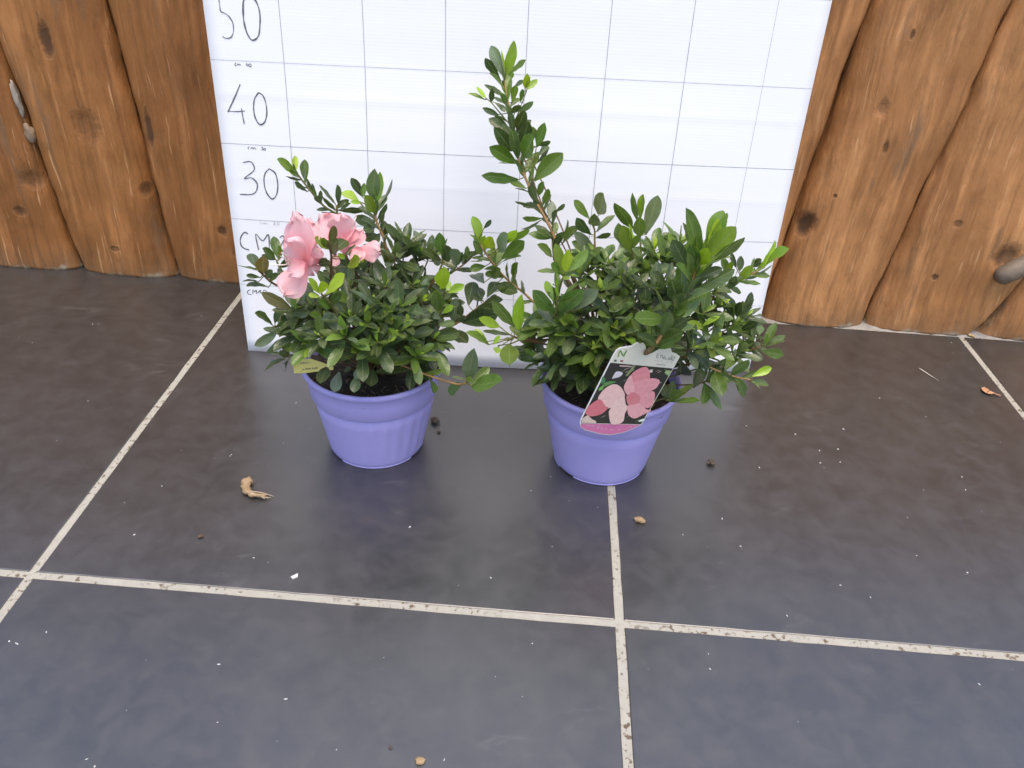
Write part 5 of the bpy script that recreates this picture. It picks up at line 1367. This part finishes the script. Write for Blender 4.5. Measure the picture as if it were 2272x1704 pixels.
def leaf_geo(var):
    fold, curl, droop, tw, pr = [(.28, .10, .0, .0, PROF), (.18, -.10, .12, .12, PROF), (.34, .16, -.08, -.12, PROF2), (.12, -.16, .2, .1, PROF2), (.24, .05, -.14, -.2, PROF), (.40, .0, .1, .25, PROF2)][var]
    V = []; U = []; F = []
    for u, h in pr:
        a = tw*u
        for v in CR:
            y = v*h; z = fold*abs(v)**1.4*h*.45+.03*math.sin(u*17+v*2.1)*h*abs(v)
            y, z = y*math.cos(a)-z*math.sin(a), y*math.sin(a)+z*math.cos(a)
            V.append((u, y, z+curl*4*u*(1-u)*.35-droop*u*u)); U.append((u, v))
    for i in range(len(pr)-1):
        for k in range(4): F.append((i*5+k, i*5+5+k, i*5+6+k, i*5+k+1))
    return V, F, U
LEAF_GEO = [leaf_geo(i) for i in range(6)]; LEAF_ME = []
for V, F, U in LEAF_GEO:
    me = bpy.data.meshes.new('leaf'); me.from_pydata(V, [], F); ul = me.uv_layers.new(name='UVMap')
    for l in me.loops: ul.data[l.index].uv = U[l.vertex_index]
    me.polygons.foreach_set('use_smooth', [True]*len(me.polygons)); me.materials.append(M_LEAF)
    ca = me.color_attributes.new('tint', 'FLOAT_COLOR', 'POINT')
    for q in ca.data: q.color = (0, 0, 0, 0)
    LEAF_ME.append(me)
TINT = {'d': (.050, .077, .022), 'm': (.086, .140, .026), 'l': (.165, .255, .034), 'y': (.275, .400, .036), 'g': (.112, .152, .072), 'b': (.115, .098, .030)}  # 'g' has the pale sheen of the upper side put into its colour
def tint(c):
    a = RND.uniform(.78, 1.25); b = RND.uniform(.9, 1.12); r, g, bl = TINT[c]
    return (r*a*b, g*a, bl*a*RND.uniform(.8, 1.3), 1)
def leaf_matrix(b, t, w, roll, prefer):
    ax = t-b; ln = ax.length; ax = ax/ln
    n = prefer-ax*prefer.dot(ax)
    if n.length < .05: n = Vector((0, 0, 1))-ax*ax.z
    n.normalize(); n = Matrix.Rotation(roll, 3, ax) @ n
    y = n.cross(ax)
    m = Matrix(((ax.x*ln, y.x*w, n.x*ln, b.x), (ax.y*ln, y.y*w, n.y*ln, b.y), (ax.z*ln, y.z*w, n.z*ln, b.z), (0, 0, 0, 1)))
    return m
def build_plant(side, label, seed):
    rn = random.Random(seed); c = PC[side]
    root = empty('azalea', (c.x, c.y, 11.2)); tag(root, label, 'plant')
    base = Vector((c.x, c.y, 10.9)); todo = []           # (matrix in cm, tint, variant, priority)
    for (bx, by, bz, tx, ty, tz, w, roll, col) in LEAVES[side]:
        b, t = Vector((bx, by, bz)), Vector((tx, ty, tz))
        todo.append((leaf_matrix(b, t, w*.90, roll+rn.uniform(-.15, .15), (CAM-b).normalized()+Vector((0, 0, .25))), tint(col), rn.randrange(6), -1000))
    for pts, ra, rb, kind, ex in STEMS[side]:
        P = [Vector(pts[i:i+3]) for i in range(0, len(pts), 3)]
        if len(P) > 2 or ra > .1:
            q = P[0]; e = base+Vector((rn.uniform(-1.6, 1.6), rn.uniform(-1.6, 1.6), 0)); m = e.lerp(q, .55)+Vector((0, 0, 1.5 if q.z > 15 else .6))
            tube('branch', [e, m, q], ra*1.35, ra, M_STEM[1], root, 6, 5)
        tube('stem', P, ra, rb, M_STEM[kind], root, 7, 4, .06)
        if ex:                                            # leaves set spirally along the shoot, packed towards its tip
            n_, ln_, cols_ = ex; S_ = smooth_path(P, 8)
            for i in range(n_):
                f = ((i+.6)/n_)**.8; k = min(len(S_)-2, int(f*(len(S_)-1))); q = S_[k].lerp(S_[k+1], rn.random()); t_ = (S_[k+1]-S_[k]).normalized()
                s1 = t_.cross(Vector((0, 1, .2))).normalized(); s2 = t_.cross(s1); az = i*2.4+rn.uniform(-.3, .3); an = rn.uniform(.55, .95)*(1 if f < .85 else .6)
                d = t_*math.cos(an)+(s1*math.cos(az)+s2*math.sin(az))*math.sin(an); ln = ln_*rn.uniform(.75, 1.15)*(1 if f < .9 else .75)
                todo.append((leaf_matrix(q, q+d*ln, ln*rn.uniform(.27, .34), rn.uniform(-.3, .3), t_+Vector((0, -.35, .3))), tint(cols_[min(len(cols_)-1, int(f*len(cols_)))]), rn.randrange(6), -500))
    extra = []
    for i in range(14 if side == 'left' else 20):                                   # more leafy tips over the rounded front and top
        a = math.pi*(1+rn.random()) if i % 4 else rn.uniform(0, 6.28); e_ = rn.uniform(-.15, 1.15)
        R = Vector((9.5, 8.2, 8.0)) if side == 'left' else Vector((12.0, 8.6, 8.4))
        if side == 'left' and math.cos(a) < -.55 and e_ < .45: continue
        extra.append((c.x+(.5 if side == 'left' else 2.0)+R.x*math.cos(a)*math.cos(e_), c.y+1.0+R.y*math.sin(a)*math.cos(e_), 15.2+R.z*math.sin(e_), rn.uniform(2.3, 2.8), rn.choice('dddm')))
    pv, pf = [], []
    for (x0, y0, z0, x1, y1, z1) in PETIOLES[side]:
        a, b = Vector((x0, y0, z0)), Vector((x1, y1, z1)); tube_geo(smooth_path([a, a.lerp(b, .5)+Vector((0, 0, -.04)), b+(b-a).normalized()*.1], 2), .065, .05, 5, 0, pv, pf)
    stuff(mesh_obj('petioles', pv, pf, M_STEM[0], root))
    for (x, y, z, sz, col) in list(ROSETTES[side])+extra:
        q = Vector((x, y, z)); ctr = Vector((c.x, c.y, 15.0)); ax = ((q-ctr).normalized()+Vector((0, -.15, .75))).normalized()
        e = base+Vector((rn.uniform(-1.8, 1.8), rn.uniform(-1.8, 1.8), 0)); back_ = q-ax*sz*.9
        tube('twig', [e, e.lerp(back_, .5)+Vector((0, 0, -.3)), back_, q], .13, .075, M_STEM[1 if rn.random() < .6 else 0], root, 5, 3)
        a0 = rn.uniform(0, 6.28); s1 = ax.cross(Vector((0, 0, 1)) if abs(ax.z) < .9 else Vector((1, 0, 0))).normalized(); s2 = ax.cross(s1)
        nl = rn.choice((10, 11, 12)); sz *= 1.2
        for i in range(nl):
            f = i/(nl-1); az = a0+i*2.4+rn.uniform(-.25, .25); el = 1.32-.98*f**1.2+rn.uniform(-.2, .15)
            d = ax*math.cos(el)+(s1*math.cos(az)+s2*math.sin(az))*math.sin(el); d.z -= .06
            ln = sz*(1.12-.55*f**2)*rn.uniform(.85, 1.12); b = q-ax*sz*.32*(1-f)+d*.08
            up = ax*1.2+Vector((0, 0, .5)); cc = col
            if f > .85: cc = 'y' if rn.random() < .75 else 'l'
            elif f > .6 and rn.random() < .45: cc = 'l' if col == 'm' else 'm'
            elif rn.random() < .16: cc = 'g'
            if f > .85: ln *= .62
            todo.append((leaf_matrix(b, b+d.normalized()*ln, ln*rn.uniform(.28, .35), rn.uniform(-.3, .3), up), tint(cc), rn.randrange(6), y))
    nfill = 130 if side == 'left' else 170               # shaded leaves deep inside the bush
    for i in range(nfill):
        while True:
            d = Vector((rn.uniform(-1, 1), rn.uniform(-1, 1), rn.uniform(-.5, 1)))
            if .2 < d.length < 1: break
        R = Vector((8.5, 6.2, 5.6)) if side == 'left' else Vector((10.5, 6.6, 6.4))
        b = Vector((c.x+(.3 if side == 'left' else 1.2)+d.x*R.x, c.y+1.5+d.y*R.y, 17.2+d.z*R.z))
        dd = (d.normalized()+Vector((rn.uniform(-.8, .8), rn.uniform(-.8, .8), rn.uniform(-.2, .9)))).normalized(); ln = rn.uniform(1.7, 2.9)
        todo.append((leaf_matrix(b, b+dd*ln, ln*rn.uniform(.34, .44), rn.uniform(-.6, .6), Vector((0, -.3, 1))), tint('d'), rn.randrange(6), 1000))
    todo.sort(key=lambda t: t[3])
    SC = Matrix.Diagonal((.01, .01, .01, 1)); pinv = Matrix.Translation(root.location).inverted()
    V = []; F = []; U = []; T = []
    for k, (m, tc, var, pr) in enumerate(todo):
        if k < 300 and pr < 900:
            o = bpy.data.objects.new('leaf', LEAF_ME[var]); COL.objects.link(o); o.parent = root
            o.matrix_parent_inverse = pinv; o.matrix_basis = SC @ m; o.color = tc
        else:
            v, f, u = LEAF_GEO[var]; b = len(V); V += [m @ Vector(q) for q in v]; F += [tuple(b+i for i in q) for q in f]; U += u; T += [tc[:3]+(1.,)]*len(v)
    o = mesh_obj('foliage', V, F, M_LEAF, root, uvs=U); stuff(o)
    ca = o.data.color_attributes.new('tint', 'FLOAT_COLOR', 'POINT')
    for q, tcol in zip(ca.data, T): q.color = tcol
    return root
az_l = build_plant('left', 'low bushy azalea with two salmon pink open flowers', 5)
az_r = build_plant('right', 'azalea without flowers, one long shoot rising up in front of the white board', 8)

# ------------------------------------------------------------------ flowers
def petal_mesh(b, t, w, cup, seed, side_hint):
    ax = t-b; ln = ax.length; ax /= ln; view = (CAM-b).normalized(); n = (view-ax*view.dot(ax)).normalized(); y = n.cross(ax)
    V = []; F = []; U = []; nu, nv = 14, 12
    for i in range(nu+1):
        u = i/nu
        h = .5*w*(.16+.84*math.sin(min(1., u/.66)*math.pi/2)**1.25)*(1 if u < .66 else math.sqrt(max(0, 1-((u-.66)/.345)**2.4)))
        h = max(h, .02)
        for k in range(nv+1):
            v = -1+2*k/nv
            edge = max(abs(v), u)**6
            ruf = .15*w*edge*math.sin(v*5.2+seed*2.1+u*3)+.08*w*edge*math.sin(v*11+seed*5+u*7)
            z = cup*h*abs(v)**1.7+ruf-cup*.55*ln*u*u+.25*ln*cup*u-.06*w*math.exp(-(v/.16)**2)*u*(1-u)*2.
            tip = (.045*math.sin(v*6.5+seed*3)+.03*math.sin(v*13+seed))*ln*u**3
            V.append(b+ax*(u*ln+tip-.10*ln*abs(v)*u*u*(u > .5))+y*(v*h*(1-.10*abs(cup)))+n*z); U.append((u, v*.5+.5+seed))
    m = nv+1
    for i in range(nu):
        for k in range(nv): F.append((i*m+k, (i+1)*m+k, (i+1)*m+k+1, i*m+k+1))
    return V, F, U
cores = {}
M_FIL = plain('cream filament', (.86, .80, .70), .5, .1); M_ANTH = plain('brown anther', (.25, .10, .06), .7, .3, 300); M_CALYX = plain('green calyx', (.16, .20, .06), .6, .3, 200)
for fi in (0, 1):
    ps = [q for q in PETALS if q[0] == fi]
    ctr = sum((Vector(q[1:4]) for q in ps), Vector())/len(ps)
    stemend = Vector((c_ for c_ in ctr))+(Vector((1.2, 3.4, -1.4)) if fi == 0 else Vector((-1.0, 3.2, -1.6)))
    V, F = tube_geo(smooth_path([stemend, ctr.lerp(stemend, .45), ctr+Vector((0, .15, 0))], 4), .18, .75, 12)
    fo = mesh_obj('flower', V, F, M_PETAL, az_l, uvs=[(0.2, .5)]*len(V)); fo['label'] = 'salmon pink flower facing the side with long pale stamens' if fi == 0 else 'salmon pink flower behind the sprig, turned away'
    for s, q in enumerate(ps):
        V, F, U = petal_mesh(Vector(q[1:4]), Vector(q[4:7]), q[7]*1.15, q[8], s*1.7+fi*4.3, None)
        o = mesh_obj('petal', V, F, M_PETAL, None, uvs=U); o.parent = fo; o.matrix_parent_inverse = Matrix.Translation(az_l.location).inverted() @ Matrix.Identity(4)
        o.matrix_parent_inverse = Matrix.Identity(4)
    V, F = tube_geo(smooth_path([base_ for base_ in (stemend, stemend+Vector((.3, .9, -1.2)), Vector((PC['left'].x, PC['left'].y, 14)))], 4), .12, .14, 6)
    o = mesh_obj('flower_stalk', V, F, M_STEM[1], None); o.parent = fo
    for k, q in enumerate(FILAMENTS):
        if (k == 5) != (fi == 1): continue
        a, b = Vector(q[:3]), Vector(q[3:]); mid = a.lerp(b, .5)+Vector((0, -.2, .12 if k % 2 else -.1))
        o = tube('pistil' if k == 0 else 'stamen', [a.lerp(ctr, .6), a, mid, b], .10 if k == 0 else .07, .06, M_FIL, None, 5, 4); o.parent = fo
        V, F = tube_geo([b-(b-a).normalized()*.06, b+(b-a).normalized()*.10], .075, .06, 6)
        o = mesh_obj('anther', V, F, M_ANTH if k else M_FIL, None); o.parent = fo

# ------------------------------------------------------------------ picture label hung on the right plant
def flat_frame(fr, bend=0, wid=7.7):
    O, X, Y = (Vector(q) for q in fr); Z = X.cross(Y).normalized()
    if Z.y > 0: Z = -Z
    return lambda a, b, off=0: O+X*a+Y*b+Z*(off-bend*((a/wid-.5)**2)*4)
def poly(name, pts, place, off, mat, parent, thick=0, res=1):
    """flat shape cut from sheet, triangulated finely enough to follow a bend"""
    bm = bmesh.new(); q = [bm.verts.new((pts[i], pts[i+1], 0)) for i in range(0, len(pts), 2)]
    f = bm.faces.new(q); bmesh.ops.triangulate(bm, faces=[f])
    for _ in range(res): bmesh.ops.subdivide_edges(bm, edges=[e for e in bm.edges if e.calc_length() > .9], cuts=1, use_grid_fill=False); bmesh.ops.triangulate(bm, faces=[g for g in bm.faces if len(g.verts) > 3])
    bm.normal_update()
    if thick:
        g = bmesh.ops.extrude_face_region(bm, geom=list(bm.faces)); 
        for v in g['geom']:
            if isinstance(v, bmesh.types.BMVert): v.co.z -= thick
        bmesh.ops.recalc_face_normals(bm, faces=bm.faces)
    V = [place(v.co.x, v.co.y, off+v.co.z) for v in bm.verts]; bm.verts.index_update(); F = [tuple(v.index for v in f.verts) for f in bm.faces]; bm.free()
    return mesh_obj(name, V, F, mat, parent, smooth=False)
def blob(pts, k=1.08):
    q = [Vector((pts[i], pts[i+1], 0)) for i in range(0, len(pts), 2)]; c = sum(q, Vector())/len(q); q = [c+(v-c)*k for v in q]
    P = smooth_path(q+[q[0]], 4)[:-1]
    return tuple(v for p_ in P for v in (p_.x, p_.y))
def printed(name, c, var=.15, rough=.35): return plain(name, c, rough, var, 260, .5)
place = flat_frame(CARD_FRAME, 0)
card = empty('plant_label', CARD_FRAME[0]); tag(card, 'picture label with a pink flower photo hung on the plant without flowers', 'plant label')
CREAM = printed('cream card', (.66, .64, .52), .06)
poly('card_panel', CARD['outline'], place, 0, CREAM, card, .05, 2)
poly('white_edge', (-.19, .7, -.11, 9.87, -.03, 10.57, .28, 10.9, 1.42, 11.2, 1.93, 11.75, 1.93, 11.63, 1.42, 11.06, .33, 10.75, .10, 10.5, .03, 9.85, -.05, .7, .1, 0, 0, 0), place, .016, printed('white card edge', (.86, .84, .84), .03), card, 0, 2)
pic = poly('photo_print', CARD['picture'], place, .014, printed('dark printed foliage', (.022, .024, .018), .5), card, 0, 2)
PINKS = {'p1': (.66, .24, .26), 'p2': (.70, .30, .32), 'p3': (.74, .38, .38), 'p4': (.78, .50, .45), 'p5': (.62, .17, .19), 'p6': (.78, .53, .47), 'p7': (.74, .36, .37), 'p8': (.70, .30, .32), 'core': (.62, .20, .22)}
GREENS = {'leaf1': (.10, .24, .07), 'leaf2': (.05, .20, .07), 'leaf3': (.16, .40, .08), 'sp1': (.30, .40, .18), 'sp3': (.22, .25, .11)}
WHITES = {'white1': (.62, .58, .60), 'white2': (.72, .78, .68), 'white3': (.8, .74, .72), 'sp2': (.62, .5, .42), 'sp4': (.55, .40, .36), 'cream': (.68, .52, .42)}
z = .022
for d in (GREENS, WHITES, PINKS):
    for k, col in d.items():
        z += .004
        o = poly('printed_petal' if d is PINKS else 'printed_leaf' if d is GREENS else 'printed_highlight', blob(CARD[k], 1.12 if d is PINKS else 1.) if d is not WHITES or k != 'cream' else CARD[k], place, z, printed('print '+k, col, .22), None, 0, 2); o.parent = pic
for k in range(26):                                       # small light blades in the printed picture
    rr = random.Random(k); a, b = rr.uniform(1.2, 7.0), rr.uniform(6.3, 8.4) if k < 20 else rr.uniform(.3, 1.4)
    da, db, wv = rr.uniform(.2, .6), rr.uniform(.1, .4), rr.uniform(.04, .09)
    o = poly('printed_blade', (a, b, a+wv, b-wv, a+da, b+db, a+da-wv, b+db+wv), place, .019, printed('blade print %d' % k, rr.choice(((.30, .30, .17), (.5, .45, .42), (.14, .20, .07), (.42, .30, .26))), .2), None, 0, 0); o.parent = pic
band = poly('name_band', CARD['band'], place, .016, printed('pink band', (.60, .17, .33), .08), card, 0, 2)
def card_ink(name, lst, w, mat, zoff): 
    return strokes(name, [(w, s) for s in lst], lambda a, b: place(a, b, zoff), mat, card, .3)
card_ink('lettering', CARD_INK['N'], .13, printed('green ink', (.13, .25, .05)), .02)
card_ink('lettering', CARD_INK['E'], .05, printed('grey ink', (.10, .11, .09)), .02)
card_ink('lettering', CARD_INK['B'], .05, printed('pale ink', (.66, .46, .56)), .024)
poly('printed_square', CARD['sq1'], place, .02, printed('green square', (.07, .13, .09)), card, 0, 0)
poly('printed_square', CARD['sq2'], place, .02, printed('red square', (.25, .05, .07)), card, 0, 0)

# ------------------------------------------------------------------ yellow tag in the left pot
placet = flat_frame(TAG_FRAME, 0, 4.7)
tg = empty('name_tag', TAG_FRAME[0]); tag(tg, 'small yellow plastic name tag stuck in the soil of the flowering plant', 'name tag')
poly('tag_blade', TAG['outline'], placet, 0, printed('yellow plastic', (.66, .55, .12), .05), tg, .05, 2)
strokes('lettering', [(.055, s) for s in TAG_INK], lambda a, b: placet(a, b, .02), M_INK, tg, .2)

# ------------------------------------------------------------------ crumbs and scraps on the floor
def lump(name, x, y, r, mat, seed, flat=.6):
    bm = bmesh.new(); bmesh.ops.create_icosphere(bm, subdivisions=2, radius=1)
    V = []; 
    for v in bm.verts:
        k = 1+.55*noise.noise(v.co*1.7+Vector((seed, 0, 0)))+.25*noise.noise(v.co*4+Vector((seed, 3, 0)))
        V.append(Vector((v.co.x*r*k, v.co.y*r*k*.8, v.co.z*r*k*flat)))
    mz = min(v.z for v in V); bm.verts.index_update()
    F = [tuple(v.index for v in f.verts) for f in bm.faces]; bm.free()
    return mesh_obj(name, [(v.x+x, v.y+y, v.z-mz) for v in V], F, mat, None, smooth=False)
M_CRUMB = mat_bark('dark bark crumb', (.03, .02, .013), (.12, .08, .045)); M_TAN = mat_bark('tan bark', (.13, .08, .035), (.40, .28, .15)); M_CHIP = plain('white chip', (.55, .54, .52), .8)
tag(lump('soil_crumb', *DEBRIS['c1'], .62, M_CRUMB, 1), 'dark crumb of soil lying beside the pot of the flowering plant', 'crumb')
tag(lump('soil_crumb', *DEBRIS['dr2'], .24, M_CRUMB, 2), 'tiny dark crumb just below the larger soil crumb by the pot', 'crumb')
tag(lump('bark_crumb', *DEBRIS['c2'], .55, M_CRUMB, 5), 'brown bark crumb on the tile to the right of the labelled pot', 'crumb')
tag(lump('bark_crumb', *DEBRIS['c3'], .58, M_TAN, 7, .5), 'golden brown bark crumb near the grout joint below the labelled pot', 'crumb')
tag(lump('bark_crumb', *DEBRIS['tan'], .42, M_TAN, 9, .4), 'pale tan bark flake alone on the open front tile', 'crumb')
tag(lump('soil_crumb', *DEBRIS['k1'], .30, M_CRUMB, 12), 'small black crumb on the tile near the curled bark strip', 'crumb')
tag(lump('soil_crumb', *DEBRIS['k2'], .18, M_CRUMB, 14), 'tiny black speck of soil on the open front tile', 'crumb')
x, y = DEBRIS['chip']
tag(mesh_obj('plastic_chip', [(x-.35, y-.1, 0), (x+.3, y+.35, 0), (x+.38, y-.05, 0), (x-.1, y-.35, 0), (x-.35, y-.1, .12), (x+.3, y+.35, .2), (x+.38, y-.05, .16), (x-.1, y-.35, .1)], [(3, 2, 1, 0), (4, 5, 6, 7), (0, 1, 5, 4), (1, 2, 6, 5), (2, 3, 7, 6), (3, 0, 4, 7)], M_CHIP, None, smooth=False), 'small white angular chip above the front grout joint', 'chip')
pts = [Vector((q[0], q[1], .42)) for q in DEBRIS['bark']]
V, F = tube_geo(smooth_path(pts, 4), .62, .2, 8, .28)
for v in V: v.z = max(0, .42+(v.z-.42)*.85+.25*fbm(v, 1.3)); v.x += .22*fbm(v, 1.8, 4); v.y += .22*fbm(v, 1.8, 9)
mb = min(v.z for v in V)
for v in V: v.z -= mb
bk = empty('bark_strip', (pts[0].x, pts[0].y, 0)); tag(bk, 'curled strip of brown bark lying on the tile', 'bark')
mesh_obj('bark_curl', V, F, M_TAN, bk)
V = []; F = []
for k in range(7):
    q = pts[3]+Vector((RND.uniform(-.3, .3), RND.uniform(-.3, .3), RND.uniform(-.3, .25))); e = pts[5]+Vector((RND.uniform(-.4, .9), RND.uniform(-.4, .4), RND.uniform(-.35, .1)))
    tube_geo(smooth_path([q, q.lerp(e, .5)+Vector((0, RND.uniform(-.2, .2), .08)), e], 4), .09, .04, 5, .2, V, F)
for v in V: v.z = max(v.z, .01)
mesh_obj('bark_fibres', V, F, mat_bark('pale bark fibre', (.25, .18, .10), (.52, .42, .30)), bk)
def shred(name, key, w, mat, label, cat, z=.16):
    P = smooth_path([Vector((q[0], q[1], z)) for q in DEBRIS[key]], 5); V = []; F = []
    for i, q in enumerate(P):
        t = (P[min(i+1, len(P)-1)]-P[max(i-1, 0)]).normalized(); nn = Vector((-t.y, t.x, 0)); f = i/(len(P)-1)
        h = w*(.25+.75*math.sin(math.pi*min(1, f*1.15+.08)))*(1+.35*noise.noise(q*2))
        for s in (-1, -.3, .3, 1): V.append(q+nn*h*s+Vector((0, 0, .35*w*s*s+.3*w*noise.noise(q*1.5+Vector((s, 0, 0))))))
    for i in range(len(P)-1):
        for k in range(3): F.append((i*4+k, i*4+k+1, i*4+k+5, i*4+k+4))
    mz = min(v.z for v in V); n0 = len(V); V = [v-Vector((0, 0, mz-.035)) for v in V]
    V += [v-Vector((0, 0, .03)) for v in V]; F += [tuple(n0+k for k in reversed(f)) for f in F]
    return tag(mesh_obj(name, V, F, mat, None), label, cat)
shred('dry_leaf', 'dry', .55, mat_bark('dried petal', (.32, .15, .07), (.55, .32, .18)), 'shrivelled reddish brown leaf beside the grout joint near the logs', 'dry leaf')
shred('wood_splinter', 'sliver', .45, mat_bark('pale splinter', (.5, .33, .13), (.62, .46, .22)), 'pale yellow wood splinter at the foot of the logs', 'splinter', .5)
shred('straw', 'stick', .10, plain('pale straw', (.50, .47, .42), .8), 'thin pale straw lying on the tile before the logs', 'straw', .1)
V = []; F = []; gr = random.Random(4)
pts = [(x, y, gr.uniform(.06, .13)) for x, y in GRIT]
for k in range(70):
    pts.append((gr.uniform(-85, 90), gr.uniform(-78, 12), gr.choice((.03, .035, .045, .05))))
for x, y, r in pts:
    b = len(V); a0 = gr.uniform(0, 6); el = gr.uniform(1, 1.9)
    for k in range(5):
        a = a0+k*1.2566; rr = r*gr.uniform(.7, 1.15); px, py = rr*el*math.cos(a), rr*math.sin(a)/el
        V.append((x+px*math.cos(a0)-py*math.sin(a0), y+px*math.sin(a0)+py*math.cos(a0), .0))
    V.append((x, y, r*.9)); F += [(b+k, b+(k+1) % 5, b+5) for k in range(5)]; F.append(tuple(b+k for k in range(4, -1, -1)))
o = stuff(mesh_obj('grit', V, F, M_CHIP, None, smooth=False)); o['label'] = 'scattered white specks of grit on the dark tiles'; o['category'] = 'grit'
